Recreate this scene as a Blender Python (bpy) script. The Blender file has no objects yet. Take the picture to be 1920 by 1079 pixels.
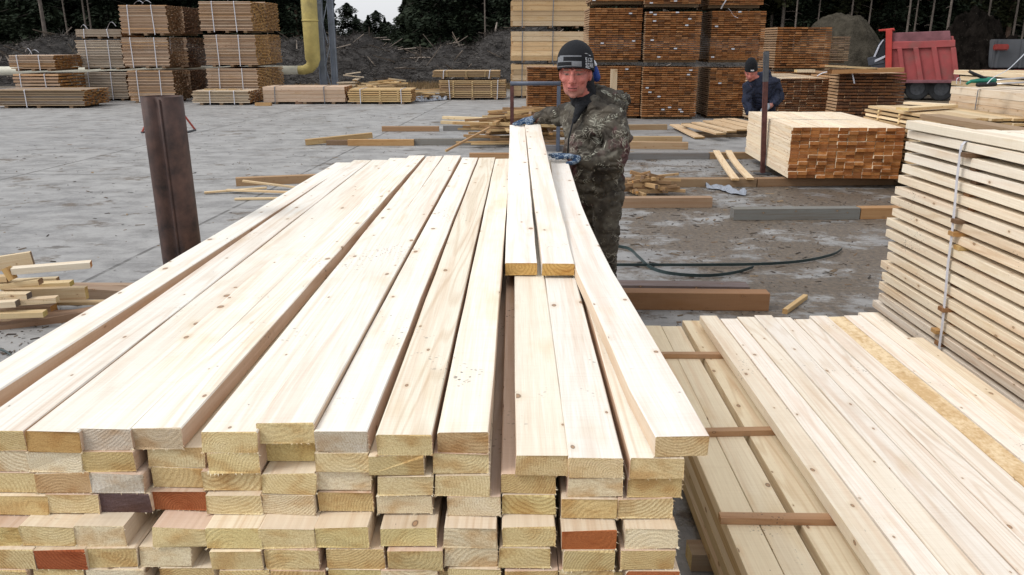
import bpy, bmesh, math, random
import numpy as np
from mathutils import Vector, Matrix, noise
from mathutils.bvhtree import BVHTree
sc = bpy.context.scene
R = math.radians
random.seed(7)
# ---------------------------------------------------------------- camera, sky, sun, exposure
FOC, PITCH, CAMH = 1493.3, math.atan(455.5/1493.3), 1.75
cam = bpy.data.objects.new("camera", bpy.data.cameras.new("camera"))
sc.collection.objects.link(cam); sc.camera = cam
cam.location = (0, 0, CAMH); cam.rotation_euler = (math.pi/2-PITCH, 0, 0)
cam.data.lens = 28; cam.data.sensor_width = 36; cam.data.clip_start = .05; cam.data.clip_end = 2000
world = bpy.data.worlds.new("World"); sc.world = world; world.use_nodes = True
wt = world.node_tree; bg = wt.nodes['Background']
sky = wt.nodes.new('ShaderNodeTexSky'); sky.sky_type = 'NISHITA'; sky.sun_disc = False
SUN_EL, SUN_AZ = R(48), R(-112)          # azimuth measured from +Y towards +X
sky.sun_elevation = SUN_EL; sky.sun_rotation = SUN_AZ; sky.air_density = 1.4; sky.dust_density = 4; sky.ozone_density = 1
hs = wt.nodes.new('ShaderNodeHueSaturation'); hs.inputs['Saturation'].default_value = .22
wt.links.new(sky.outputs[0], hs.inputs['Color']); cloud = wt.nodes.new('ShaderNodeMix'); cloud.data_type = 'RGBA'; cloud.inputs[0].default_value = .6      # closed white cloud cover
cloud.inputs[7].default_value = (6.6, 6.75, 7.0, 1); wt.links.new(hs.outputs[0], cloud.inputs[6]); wt.links.new(cloud.outputs[2], bg.inputs[0])
bg.inputs[1].default_value = .142
sl = bpy.data.lights.new("sun", 'SUN'); sl.energy = 1.3; sl.angle = R(18); sl.color = (1, .965, .92)
so = bpy.data.objects.new("sun", sl); sc.collection.objects.link(so)
so.rotation_euler = Vector((math.sin(SUN_AZ)*math.cos(SUN_EL), math.cos(SUN_AZ)*math.cos(SUN_EL), math.sin(SUN_EL))).to_track_quat('Z', 'Y').to_euler()
sc.view_settings.view_transform = 'Standard'; sc.view_settings.look = 'None'
sc.view_settings.exposure = .30; sc.view_settings.gamma = 1
# ---------------------------------------------------------------- helpers
cc, ss = math.cos(PITCH), math.sin(PITCH)
def ray(px, py):
    u = (px-960)/FOC; v = (py-539.5)/FOC
    return u, cc-ss*v, -ss-cc*v
def W(px, py, z=0.):                    # the point of height z seen at that place of the photograph
    d = ray(px, py); k = (z-CAMH)/d[2]
    return Vector((d[0]*k, d[1]*k, z))
def D(px, py, y):                       # the point at distance y seen there
    d = ray(px, py); k = y/d[1]
    return Vector((d[0]*k, y, CAMH+d[2]*k))
def link(o): sc.collection.objects.link(o); return o
def props(o, label=None, cat=None, group=None, kind=None):
    if label: o['label'] = label
    if cat: o['category'] = cat
    if group: o['group'] = group
    if kind: o['kind'] = kind
    return o
def empty(name, loc, label, cat, group=None, rz=0):
    o = bpy.data.objects.new(name, None); o.empty_display_size = .1; link(o)
    o.location = loc; o.rotation_euler = (0, 0, rz)
    return props(o, label, cat, group)
def newbm():
    bm = bmesh.new(); bm.loops.layers.uv.new('UVMap'); bm.loops.layers.float_color.new('tint'); return bm
def mesh(bm, name, mats, smooth=False):
    me = bpy.data.meshes.new(name); bm.to_mesh(me); bm.free()
    for m in (mats if isinstance(mats, (list, tuple)) else [mats]): me.materials.append(m)
    if smooth: me.polygons.foreach_set('use_smooth', [True]*len(me.polygons))
    return me
def obj(name, bm, mats, parent=None, smooth=False, loc=None, rot=None):
    o = bpy.data.objects.new(name, mesh(bm, name, mats, smooth)); link(o)
    if loc is not None: o.location = loc
    if rot is not None: o.rotation_euler = rot
    if parent: o.parent = parent
    return o
def centre(o):                          # put the object's own origin in the middle of its base
    me = o.data; n = len(me.vertices); a = np.empty(n*3); me.vertices.foreach_get('co', a); a = a.reshape(-1, 3)
    c = (a.min(0)+a.max(0))/2; c[2] = a[:, 2].min()
    me.vertices.foreach_set('co', (a-c).ravel()); o.location = Vector(o.location)+Vector(c); me.update()
    return o
# ---------------------------------------------------------------- materials
class NT:
    def __init__(s, name, rough=.7):
        s.m = bpy.data.materials.new(name); s.m.use_nodes = True; s.t = s.m.node_tree
        s.b = s.t.nodes['Principled BSDF']; s.b.inputs['Roughness'].default_value = rough
        s.b.inputs['Specular IOR Level'].default_value = .3
    def n(s, typ, props=None, **ins):
        nd = s.t.nodes.new('ShaderNode'+typ)
        for k, v in (props or {}).items(): setattr(nd, k, v)
        for k, v in ins.items():
            i = nd.inputs[int(k[1:]) if k[0] == '_' else k.replace('__', ' ')]
            if hasattr(v, 'is_output') or isinstance(v, bpy.types.NodeSocket): s.t.links.new(v, i)
            else: i.default_value = v
        return nd
    def math(s, op, a, b=0., c=None, clamp=False):
        kw = {'_0': a, '_1': b}
        if c is not None: kw['_2'] = c
        return s.n('Math', {'operation': op, 'use_clamp': clamp}, **kw).outputs[0]
    def scale(s, v, x, y, z):
        return s.n('VectorMath', {'operation': 'MULTIPLY'}, _0=v, _1=(x, y, z)).outputs[0]
    def noise(s, v, sc_=5., det=2., rough=.5):
        return s.n('TexNoise', Vector=v, Scale=sc_, Detail=det, Roughness=rough).outputs['Fac']
    def step(s, v, a, b):
        return s.n('MapRange', {'clamp': True}, Value=v, From__Min=a, From__Max=b).outputs[0]
    def mix(s, f, a, b, mode='MIX'):
        nd = s.t.nodes.new('ShaderNodeMix'); nd.data_type = 'RGBA'; nd.blend_type = mode
        for i, v in ((0, f), (6, a), (7, b)):
            if isinstance(v, bpy.types.NodeSocket): s.t.links.new(v, nd.inputs[i])
            elif i == 0: nd.inputs[0].default_value = v
            else: nd.inputs[i].default_value = (*v[:3], 1)
        return nd.outputs[2]
    def mul(s, f, k, c): return s.mix(f, k, c, 'MULTIPLY')
    def out(s, col=None, rough=None, bump=None, dist=.002, strength=.5):
        if col is not None: s.t.links.new(col, s.b.inputs['Base Color'])
        if rough is not None: s.t.links.new(rough, s.b.inputs['Roughness'])
        if bump is not None:
            b = s.n('Bump', Height=bump, Distance=dist, Strength=strength)
            s.t.links.new(b.outputs[0], s.b.inputs['Normal'])
        return s.m
def wood_side(name, dirt=1.):
    t = NT(name, .75)
    at = t.n('Attribute', {'attribute_name': 'tint'}); uv = t.n('UVMap', {'uv_map': 'UVMap'}).outputs[0]
    sd = t.math('MULTIPLY', at.outputs['Alpha'], 61.)
    off = t.n('CombineXYZ', X=sd, Y=t.math('MULTIPLY', sd, 1.7), Z=sd).outputs[0]
    v = t.n('VectorMath', {'operation': 'ADD'}, _0=uv, _1=off).outputs[0]
    wob = t.noise(t.scale(v, 6, 1.6, 1), 1, 2)
    fine = t.noise(t.scale(v, 210, 5, 1), 1, 3, .6)
    med = t.noise(t.scale(v, 26, .9, 1), 1, 2)
    rings = t.math('SINE', t.math('MULTIPLY', t.noise(t.scale(v, 9, .45, 1), 1, 1.5, .35), 95.))
    rings = t.step(rings, .2, 1.)
    ringamt = t.step(t.noise(off, .9, 0), .42, .62)
    k = t.mul(t.math('MULTIPLY', t.step(fine, .3, .75), .26), at.outputs['Color'], (.56, .43, .31))
    k = t.mul(t.math('MULTIPLY', t.step(med, .5, .66), .5), k, (.84, .70, .60))
    k = t.mul(t.math('MULTIPLY', t.step(t.noise(t.scale(v, 4, 260, 1), 1, 2, .6), .5, .7), .16), k, (.72, .64, .56))     # saw marks across the grain
    k = t.mul(t.math('MULTIPLY', t.step(t.noise(t.scale(v, 7, 2.2, 1), 1, 3, .6), .58, .72), .5), k, (.86, .76, .58))     # yellowish resin stains
    k = t.mul(t.math('MULTIPLY', t.math('MULTIPLY', rings, ringamt), .30), k, (.62, .45, .28))
    # knots with a dark rim, drawn out a little across the board
    kv = t.n('VectorMath', {'operation': 'ADD'}, _0=t.scale(v, 9, 5.2, 1), _1=t.n('CombineXYZ', X=t.math('MULTIPLY', wob, .6)).outputs[0]).outputs[0]
    vo = t.n('TexVoronoi', {'feature': 'F1', 'voronoi_dimensions': '2D'}, Vector=kv, Scale=1.)
    rnd = t.n('SeparateColor', Color=vo.outputs['Color'])
    dd = t.math('DIVIDE', vo.outputs['Distance'], t.math('MULTIPLY_ADD', rnd.outputs[1], .05, .017))
    kn = t.math('MULTIPLY', t.step(dd, 1.25, .8), t.step(rnd.outputs[0], .52, .56))
    core = t.step(dd, .85, .62)
    k = t.mix(t.math('MULTIPLY', kn, .9), k, t.mix(core, (.085, .05, .035), (.36, .23, .14)))
    halo = t.math('MULTIPLY', t.math('MULTIPLY', t.step(dd, 3.4, 1.), t.step(rnd.outputs[0], .52, .56)), .22)
    k = t.mul(t.math('MULTIPLY', halo, 1.6), k, (.78, .62, .44))
    # short dark flecks and crumbs of bark
    pos = t.n('NewGeometry').outputs['Position']
    sp = t.n('TexVoronoi', {'feature': 'F1'}, Vector=t.n('VectorMath', {'operation': 'ADD'}, _0=pos, _1=t.scale(t.n('TexNoise', Vector=pos, Scale=14.).outputs['Color'], .05, .05, .05)).outputs[0], Scale=82.); spr = t.n('SeparateColor', Color=sp.outputs['Color']).outputs[0]; sp = t.math('ADD', sp.outputs['Distance'], t.math('MULTIPLY', spr, .32))
    mk = t.step(t.noise(pos, 2.9, 4, .65), .585, .68)
    k = t.mix(t.math('MULTIPLY', t.math('MULTIPLY', t.step(sp, .42, .28), mk), .8*dirt), k, (.07, .055, .045))
    fl = t.step(t.noise(t.scale(v, 42, 26, 1), 1, 2, .6), .76, .79)
    k = t.mix(t.math('MULTIPLY', fl, .75*dirt), k, (.12, .09, .07))
    k = t.mul(t.math('MULTIPLY', t.step(t.noise(pos, 4.5, 5, .7), .5, .72), .22*dirt), k, (.80, .76, .70))
    return t.out(k, bump=t.math('ADD', fine, t.math('MULTIPLY', t.noise(t.scale(v, 30, 60, 1), 1, 2), .6)), dist=.0018, strength=.45)
def wood_end(name):
    t = NT(name, .85)
    at = t.n('Attribute', {'attribute_name': 'tint'}); uv = t.n('UVMap', {'uv_map': 'UVMap'}).outputs[0]
    sd = t.math('MULTIPLY', at.outputs['Alpha'], 53.)
    off = t.n('CombineXYZ', X=sd, Y=t.math('MULTIPLY', sd, 2.3), Z=sd).outputs[0]
    pith = t.n('TexWhiteNoise', {'noise_dimensions': '1D'}, W=sd).outputs['Color']
    pv = t.n('VectorMath', {'operation': 'MULTIPLY'}, _0=t.n('VectorMath', {'operation': 'SUBTRACT'}, _0=pith, _1=(.5, .5, .5)).outputs[0], _1=(.15, .15, 0)).outputs[0]
    q = t.n('VectorMath', {'operation': 'SUBTRACT'}, _0=t.scale(uv, 1, 1, 0), _1=pv).outputs[0]
    ln = t.n('VectorMath', {'operation': 'LENGTH'}, _0=q).outputs['Value']
    ns = t.noise(t.n('VectorMath', {'operation': 'ADD'}, _0=t.scale(uv, 26, 26, 1), _1=off).outputs[0], 1, 2)
    ring = t.math('SINE', t.math('MULTIPLY_ADD', ln, t.math('MULTIPLY_ADD', t.n('TexWhiteNoise', {'noise_dimensions': '1D'}, W=t.math('ADD', sd, 3.)).outputs['Value'], 900., 500.), t.math('MULTIPLY', ns, 11.)))
    fine = t.noise(t.n('VectorMath', {'operation': 'ADD'}, _0=t.scale(uv, 420, 420, 1), _1=off).outputs[0], 1, 2, .7)
    patch = t.noise(t.n('VectorMath', {'operation': 'ADD'}, _0=t.scale(uv, 15, 22, 1), _1=off).outputs[0], 1, 2)
    amt = t.math('MULTIPLY', t.step(t.noise(off, 1.3, 0), .38, .72), .5)
    k = t.mul(t.math('MULTIPLY', t.step(ring, -.2, 1.), amt), at.outputs['Color'], (.52, .38, .27))
    k = t.mul(t.math('MULTIPLY', t.step(patch, .5, .66), .7), k, (.76, .58, .40))
    k = t.mul(t.math('MULTIPLY', t.step(patch, .45, .25), .6), k, (1.08, 1.14, 1.3))
    cut = t.noise(t.n('VectorMath', {'operation': 'ADD'}, _0=t.scale(uv, 60, 500, 1), _1=off).outputs[0], 1, 2, .6)      # saw scores
    k = t.mul(t.math('MULTIPLY', t.step(cut, .5, .75), .4), k, (.62, .48, .36))
    k = t.mul(t.step(fine, .42, .85), k, (.60, .48, .38))
    return t.out(k, bump=t.math('ADD', fine, t.math('MULTIPLY', ring, .15)), dist=.003, strength=.7)
WS, WE = wood_side('sawn_wood'), wood_end('sawn_wood_end')
WM = [WS, WE]
def plain(name, col, rough=.6, metal=0., var=.25, scale=8., bump=.0, dark=None, grime=0.):
    t = NT(name, rough); t.b.inputs['Metallic'].default_value = metal
    p = t.n('TexCoord').outputs['Object']
    n1 = t.noise(p, scale, 5, .6)
    dk = dark or tuple(c*(1-var) for c in col); lt = tuple(min(1, c*(1+var)) for c in col)
    k = t.mix(t.step(n1, .3, .7), dk, lt)
    if grime: k = t.mix(t.math('MULTIPLY', t.step(t.noise(p, scale*.35, 6, .7), .48, .68), grime), k, (.12, .10, .085))
    return t.out(k, bump=n1 if bump else None, dist=bump or .01)
# ---------------------------------------------------------------- board builder
PALE = (.82, .785, .705); CREAM = (.78, .68, .52); PINK = (.62, .475, .37); END = (.71, .575, .305)
def vary(c, a=.06):
    k = 1+random.uniform(-a, a); h = random.uniform(-a, a)*.5
    return (c[0]*k*(1+h*.3), c[1]*k, c[2]*k*(1-h))
def board(bm, A, B, w, t, tint=None, end=None, nseg=1, bow=0., sag=0., cham=0., path=None, wide=None, jag=0., roll=0., side=None, lat=None, fuzz=0):
    """one sawn board; A, B are the middles of the two ends of its upper face"""
    uvl = bm.loops.layers.uv.verify(); cl = bm.loops.layers.float_color['tint']
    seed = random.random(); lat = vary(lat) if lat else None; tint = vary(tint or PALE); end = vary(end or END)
    A = Vector(A); B = Vector(B)
    if path is None:
        dv = B-A; sd = dv.cross(Vector((0, 0, 1))).normalized()
        up = sd.cross(dv.normalized())
        path = [A+dv*(i/nseg)+sd*(bow*4*(i/nseg)*(1-i/nseg))+up*(sag*4*(i/nseg)*(1-i/nseg)) for i in range(nseg+1)]
    path = [Vector(p) for p in path]
    prof = [(-.5, 0), (.5, 0), (.5, -1), (-.5, -1)]
    if cham:
        c, d = cham/w, cham/t
        prof = [(-.5+c, 0), (.5-c, 0), (.5, -d), (.5, -1+d), (.5-c, -1), (-.5+c, -1), (-.5, -1+d), (-.5, -d)]
    n = len(path); rings = []; ls = [0.]; m = len(prof)
    for i in range(1, n): ls.append(ls[-1]+(path[i]-path[i-1]).length)
    for i, p in enumerate(path):
        tg = (path[min(i+1, n-1)]-path[max(i-1, 0)]).normalized()
        sd = tg.cross(Vector((0, 0, 1)))
        if sd.length < .05 or side is not None: sd = Vector(side)
        sd.normalize(); up = sd.cross(tg).normalized()
        if roll:
            sd, up = sd*math.cos(roll)+up*math.sin(roll), up*math.cos(roll)-sd*math.sin(roll)
        wi = w if wide is None else wide[i]
        rings.append([bm.verts.new(p+sd*(a*wi+random.uniform(-jag, jag))+up*(b*t+random.uniform(-jag, jag))+tg*(random.uniform(-jag, jag)*2 if i in (0, n-1) else 0)) for a, b in prof])
    per = [0.]
    for j in range(m):
        a, b = prof[j], prof[(j+1) % m]; per.append(per[-1]+math.hypot((a[0]-b[0])*w, (a[1]-b[1])*t))
    for i in range(n-1):
        for j in range(m):
            k = (j+1) % m
            f = bm.faces.new((rings[i][j], rings[i][k], rings[i+1][k], rings[i+1][j])); f.material_index = 0
            for lp, uv in zip(f.loops, ((per[j], ls[i]), (per[j+1], ls[i]), (per[j+1], ls[i+1]), (per[j], ls[i+1]))):
                lp[uvl].uv = uv; lp[cl] = (*(lat if lat and j in ((2, 6) if cham else (1, 3)) else tint), seed)  # lat: tan of the cut sides, with shade of upright faces put into the colour
    for r_, rev in ((rings[0], True), (rings[-1], False)):
        vs = list(reversed(r_)) if rev else r_
        f = bm.faces.new(vs); f.material_index = 1
        pr = list(reversed(prof)) if rev else prof
        for lp, (a, b) in zip(f.loops, pr):
            lp[uvl].uv = (a*w, b*t); lp[cl] = (*end, seed)
    if fuzz:                             # torn fibres left by the saw round the near end
        c0 = [v.co.copy() for v in rings[0]]; tg = (path[0]-path[1]).normalized(); q = len(c0)
        for i in range(fuzz):
            j = random.choice([3, 4, 5, 5, 2] if q == 8 else [2, 2, 1, 3]); a, b = c0[j % q], c0[(j+1) % q]; u = random.random(); p = a.lerp(b, u)
            L = random.uniform(.002, .0065); d = (tg*.5+(p-sum(c0, Vector())/q).normalized()*random.uniform(.2, 1)+Vector((random.uniform(-.6, .6), 0, random.uniform(-.7, .1)))).normalized()*L
            sdv = (b-a).normalized()*random.uniform(.0005, .0012)
            f = bm.faces.new([bm.verts.new(x) for x in (p-sdv, p+sdv, p+d)]); f.material_index = 1
            for lp in f.loops: lp[uvl].uv = (0, 0); lp[cl] = (.72, .62, .44, seed)
def one_board(name, label, cat, A, B, w, t, group=None, parent=None, **kw):
    bm = newbm(); board(bm, A, B, w, t, **kw); bmesh.ops.recalc_face_normals(bm, faces=bm.faces)
    o = obj(name, bm, WM, parent)
    if parent is None: centre(o); props(o, label, cat, group)
    return o
def tube(bm, pts, rad, seg=8, cap=True, col=None):
    """round bar through the points; rad is one radius or one per point"""
    pts = [Vector(p) for p in pts]; n = len(pts); rr = rad if isinstance(rad, (list, tuple)) else [rad]*n; prev = None; rings = []
    for i, p in enumerate(pts):
        tg = (pts[min(i+1, n-1)]-pts[max(i-1, 0)]).normalized()
        a = prev if prev is not None else (Vector((1, 0, 0)) if abs(tg.x) < .8 else Vector((0, 1, 0)))
        s1 = (a-tg*a.dot(tg)).normalized(); s2 = tg.cross(s1); prev = s1
        rings.append([bm.verts.new(p+(s1*math.cos(2*math.pi*k/seg)+s2*math.sin(2*math.pi*k/seg))*rr[i]) for k in range(seg)])
    for i in range(n-1):
        for k in range(seg):
            bm.faces.new((rings[i][k], rings[i][(k+1) % seg], rings[i+1][(k+1) % seg], rings[i+1][k]))
    if cap: bm.faces.new(list(reversed(rings[0]))); bm.faces.new(rings[-1])
def box(bm, c, s, rot=None, bev=0.):
    M = Matrix.Translation(Vector(c)) @ (rot.to_4x4() if rot else Matrix.Identity(4)) @ Matrix.Diagonal((*s, 1))
    r = bmesh.ops.create_cube(bm, size=1, matrix=M)
    if bev: bmesh.ops.bevel(bm, geom=list({e for v in r['verts'] for e in v.link_edges}), offset=bev, segments=2, affect='EDGES')
def ribbon(bm, pts, w, side, th=.0015):
    """thin flat strap through the points; side is its width direction"""
    pts = [Vector(p) for p in pts]; side = Vector(side).normalized()*w/2; n = len(pts); rows = []
    for i, p in enumerate(pts):
        tg = (pts[min(i+1, n-1)]-pts[max(i-1, 0)]).normalized(); nn = side.cross(tg).normalized()*th
        rows.append([bm.verts.new(q) for q in (p-side, p+side, p+side+nn, p-side+nn)])
    for i in range(n-1):
        for k in range(4): bm.faces.new((rows[i][k], rows[i][(k+1) % 4], rows[i+1][(k+1) % 4], rows[i+1][k]))
    bm.faces.new(rows[0][::-1]); bm.faces.new(rows[-1])
def ordinal(n):
    o = ['first', 'second', 'third', 'fourth', 'fifth', 'sixth', 'seventh', 'eighth', 'ninth', 'tenth', 'eleventh', 'twelfth', 'thirteenth', 'fourteenth', 'fifteenth', 'sixteenth', 'seventeenth', 'eighteenth', 'nineteenth', 'twentieth']
    return o[n]
# ---------------------------------------------------------------- ground
def sstep(a, b, x):
    x = max(0., min(1., (x-a)/(b-a))); return x*x*(3-2*x)
def gz(x, y):                           # the yard falls away beyond the stacks on the right
    return -.62*sstep(9.9, 11.6, x)*sstep(19.3, 21.5, y)
def ground_mat():
    t = NT('concrete_yard', .8)
    p = t.n('NewGeometry').outputs['Position']
    rot = t.n('VectorRotate', {'rotation_type': 'Z_AXIS'}, Vector=p, Angle=R(3.5)).outputs[0]
    big = t.noise(t.scale(p, .30, .42, 1), 1, 6, .62); mid = t.noise(t.scale(p, 1.3, 1.7, 1), 1, 6, .68); fine = t.noise(p, 38, 4, .75)
    sx = t.n('SeparateXYZ', Vector=p)
    k = t.mix(t.step(mid, .3, .7), (.15, .146, .143), (.325, .318, .31))
    k = t.mix(t.math('MULTIPLY', t.step(big, .48, .66), .6), k, (.175, .172, .175))
    k = t.mix(t.math('MULTIPLY', t.step(fine, .38, .8), .5), k, (.10, .097, .095))
    side0 = t.step(sx.outputs[0], .3, 1.6)
    # pale lime-like film, thicker on the left half
    k = t.mix(t.math('MULTIPLY', t.step(t.noise(t.scale(p, 2.2, 3.2, 1), 1, 6, .75), .42, .58), t.math('MULTIPLY_ADD', side0, -.35, .5)), k, (.385, .38, .372))
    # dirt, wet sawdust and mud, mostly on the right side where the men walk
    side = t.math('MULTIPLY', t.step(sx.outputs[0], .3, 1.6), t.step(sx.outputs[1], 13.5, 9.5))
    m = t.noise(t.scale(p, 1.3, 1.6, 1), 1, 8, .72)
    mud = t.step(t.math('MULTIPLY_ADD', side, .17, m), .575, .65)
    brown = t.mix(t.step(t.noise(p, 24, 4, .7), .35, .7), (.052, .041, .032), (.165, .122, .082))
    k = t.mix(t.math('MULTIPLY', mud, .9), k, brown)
    sp = t.step(t.noise(t.scale(p, 1.3, 2.2, 1), 1, 7, .72), .605, .66)
    k = t.mix(t.math('MULTIPLY', sp, .7), k, (.075, .065, .055))
    # joints between the poured slabs
    br = t.n('TexBrick', {'offset': 0., 'squash': 1.}, Vector=t.n('VectorMath', {'operation': 'ADD'}, _0=rot, _1=(-.25, 1.2, 0)).outputs[0], Scale=1., Mortar__Size=.022, Mortar__Smooth=.4, Brick__Width=3.9, Row__Height=6.)
    j = t.math('MULTIPLY', br.outputs['Fac'], t.step(t.noise(p, 6, 3), .25, .5))
    k = t.mix(t.math('MULTIPLY', j, .75), k, (.07, .066, .06))
    # earth beyond the concrete
    far = t.step(t.math('MULTIPLY_ADD', mid, 8, sx.outputs[1]), 33, 37)
    k = t.mix(far, k, t.mix(mid, (.05, .042, .032), (.17, .13, .085)))
    ro = t.n('MapRange', Value=big, From__Min=.35, From__Max=.65, To__Min=.75, To__Max=.38).outputs[0]
    h = t.math('ADD', t.math('MULTIPLY', fine, .5), t.math('MULTIPLY', mud, t.noise(p, 20, 4, .7)))
    h = t.math('SUBTRACT', h, j)
    return t.out(k, ro, h, dist=.012, strength=.7)
def make_ground():
    bm = newbm()
    xs = [-600, -300, -150, -80, -50]+[i*1. for i in range(-40, 41)]+[50, 80, 150, 300, 600]
    ys = [-300, -60, -20, -8]+[i*1. for i in range(-4, 50)]+[60, 80, 120, 250, 900]
    g = [[bm.verts.new((x, y, gz(x, y))) for x in xs] for y in ys]
    for a in range(len(ys)-1):
        for b in range(len(xs)-1): bm.faces.new((g[a][b], g[a][b+1], g[a+1][b+1], g[a+1][b]))
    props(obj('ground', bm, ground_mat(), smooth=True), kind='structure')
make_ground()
# ---------------------------------------------------------------- the big stack in the foreground
Z0, TT, BW = 1.07, .042, .1035
SG = 'sawn boards of the big foreground stack'
def px_board(name, label, n_l, n_r, f_l, f_r, z, zf=None, t=.0415, group=SG, tint=None, end=None, **kw):
    """board whose near and far upper corners are seen at these places, its top at height z"""
    zf = z if zf is None else zf
    a, b, c, d = W(*n_l, z), W(*n_r, z), W(*f_l, zf), W(*f_r, zf)
    w = ((b-a).length+(d-c).length)/2-.0022
    return one_board(name, label, 'board', (a+b)/2, (c+d)/2, w, t, group, tint=tint, end=end, **kw)
ORG, PRP, WARM = (.38, .125, .045), (.115, .072, .072), (.60, .42, .20)
top = [   # near left/right, far left/right
 ('leftmost board of the top layer, its near end cut off by the frame', (-226, 812), (-122, 812), (630, 306), (659, 304), {}),
 ('second top-layer board from the left of the big stack', (-64, 808), (45, 808), (663, 301), (697, 300), {}),
 ('third top-layer board from the left, with an ochre stained end', (44, 815), (148, 806), (696, 300), (728, 300), dict(end=(.52, .33, .13))),
 ('fourth top-layer board from the left, with a pale ringed end', (143, 810), (242, 801), (728.5, 297), (764, 296), dict(end=(.60, .52, .42))),
 ('top-layer board with its whole tan side bared, left of a dark gap', (239, 806), (339, 801), (765, 292), (798, 291.5), dict(end=(.60, .50, .36), roll=.015)),
 ('sixth top-layer board from the left, just right of the dark gap', (374, 811), (483, 811), (800, 293), (830.5, 293), {}),
 ('slightly raised top-layer board with a splintered end', (481, 797), (585, 791), (831, 292), (866, 291.5), dict(roll=.0, lift=.012, tint=(.80, .75, .67))),
 ('eighth top-layer board, its grey ringed end near the middle', (586, 810), (691, 810), (867, 296), (896, 296), dict(end=(.58, .52, .42))),
 ('top-layer board second from the right of the flat ones', (704, 816), (810, 816), (898, 296), (929, 296), dict(tint=(.80, .74, .62))),
 ('last flat top-layer board beside the open gap, end half brown', (815, 814), (921, 809), (930, 298), (957, 298), dict(end=(.52, .37, .20))),
]
for i, (lab, a, b, c, d, kw) in enumerate(top):
    kw = dict(kw); lift = kw.pop('lift', 0)
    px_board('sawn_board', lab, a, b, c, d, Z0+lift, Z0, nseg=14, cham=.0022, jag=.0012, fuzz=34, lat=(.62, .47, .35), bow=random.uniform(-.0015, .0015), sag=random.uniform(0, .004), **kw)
# boards of the second layer that lie bare on the right
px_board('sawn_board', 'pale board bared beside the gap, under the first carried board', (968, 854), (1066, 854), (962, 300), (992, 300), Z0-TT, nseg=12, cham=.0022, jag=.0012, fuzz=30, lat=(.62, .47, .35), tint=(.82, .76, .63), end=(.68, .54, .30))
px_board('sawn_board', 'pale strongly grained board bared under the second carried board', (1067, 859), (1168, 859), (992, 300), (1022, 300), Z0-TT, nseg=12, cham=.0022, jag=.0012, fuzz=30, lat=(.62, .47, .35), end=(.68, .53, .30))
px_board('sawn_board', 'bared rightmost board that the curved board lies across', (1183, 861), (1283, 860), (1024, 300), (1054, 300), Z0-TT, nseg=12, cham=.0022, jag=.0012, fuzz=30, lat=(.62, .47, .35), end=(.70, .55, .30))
# the springy curved board under the worker's near hand
L_ = [(1229, 818), (1185, 733), (1143, 640), (1108, 565), (1081, 508), (1068.5, 461), (1056, 414), (1047, 376), (1039, 333), (1032, 300)]
R_ = [(1331, 818), (1272, 718), (1215, 620), (1178, 557), (1150, 510), (1126, 469), (1103, 427), (1088, 393), (1073, 342), (1064, 300)]
pth, wd = [], []
for l, r in zip(L_, R_):
    a, b = W(*l, Z0+.002), W(*r, Z0+.002); pth.append((a+b)/2); wd.append((b-a).length)
wd = [min(max(w, .098), .11) for w in wd]
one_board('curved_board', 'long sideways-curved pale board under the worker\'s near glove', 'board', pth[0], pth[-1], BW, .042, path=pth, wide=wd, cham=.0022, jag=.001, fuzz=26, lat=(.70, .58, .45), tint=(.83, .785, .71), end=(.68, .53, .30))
# the two boards he is carrying: near ends on the stack, far ends lifted in his hand
def carried(lab, nl, nr, fl, fr, zn):
    a, b = W(*nl, zn), W(*nr, zn); c, d = D(*fl, 5.62), D(*fr, 5.62)
    n, f = (a+b)/2, (c+d)/2
    return one_board('carried_board', lab, 'board', n, f, BW, .041, 'boards being laid on the stack', nseg=14, cham=.0022, jag=.0012, fuzz=30, sag=-.012, tint=(.85, .81, .75), end=(.72, .47, .16))
HB1 = carried('left of the two boards held up by the worker\'s far hand', (947, 497), (1007, 490), (956, 235), (984, 234), Z0+.004)
HB2 = carried('right of the two held boards, with wavy grain and dark knots', (1018, 501), (1075, 489), (985, 232), (1012, 230), Z0+.008)
rows = {
 1: [(-158, -55, 846), (-52, 53, 846), (48, 151, 848), (150, 250, 848), (275, 381, 840), (387, 485, 850), (487, 589, 829), (589, 691, 850), (691, 795, 855), (811, 915, 851)],
 2: [(-145, -40, 887), (-40, 64, 887), (64, 166, 888), (166, 265, 889), (283, 385, 878), (379, 487, 884), (490, 592, 890), (592, 696, 884), (707, 811, 894), (815, 919, 893), (939, 1042, 889), (1065, 1169, 897), (1178, 1281, 896)],
 3: [(-125, -18, 930), (-17, 87, 930), (82, 182, 928), (180, 281, 926), (281, 386, 922), (383, 488, 930), (489, 589, 929), (596, 698, 925), (706, 809, 929), (839, 939, 932), (942, 1042, 930), (1054, 1158, 936), (1160, 1262, 937)],
 4: [(-170, -68, 988), (-66, 37, 988), (35, 138, 988), (136, 233, 988), (284, 386, 990), (385, 488, 992), (485, 589, 992), (589, 691, 990), (711, 817, 990), (831, 932, 990), (942, 1042, 990), (1054, 1156, 995), (1174, 1272, 993)],
 5: [(-150, -45, 1031), (-42, 62, 1031), (64, 159, 1032), (157, 255, 1028), (259, 357, 1026), (392, 490, 1034), (496, 598, 1032), (613, 720, 1030), (727, 831, 1033), (833, 933, 1027), (935, 1033, 1030), (1056, 1154, 1034), (1165, 1267, 1033)],
 6: [(-160, -58, 1070), (-52, 50, 1070), (60, 155, 1068), (160, 270, 1068), (298, 400, 1066), (410, 505, 1070), (505, 610, 1070), (614, 714, 1068), (713, 820, 1070), (840, 940, 1068), (948, 1045, 1070), (1047, 1150, 1070), (1175, 1275, 1072)]}
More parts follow.
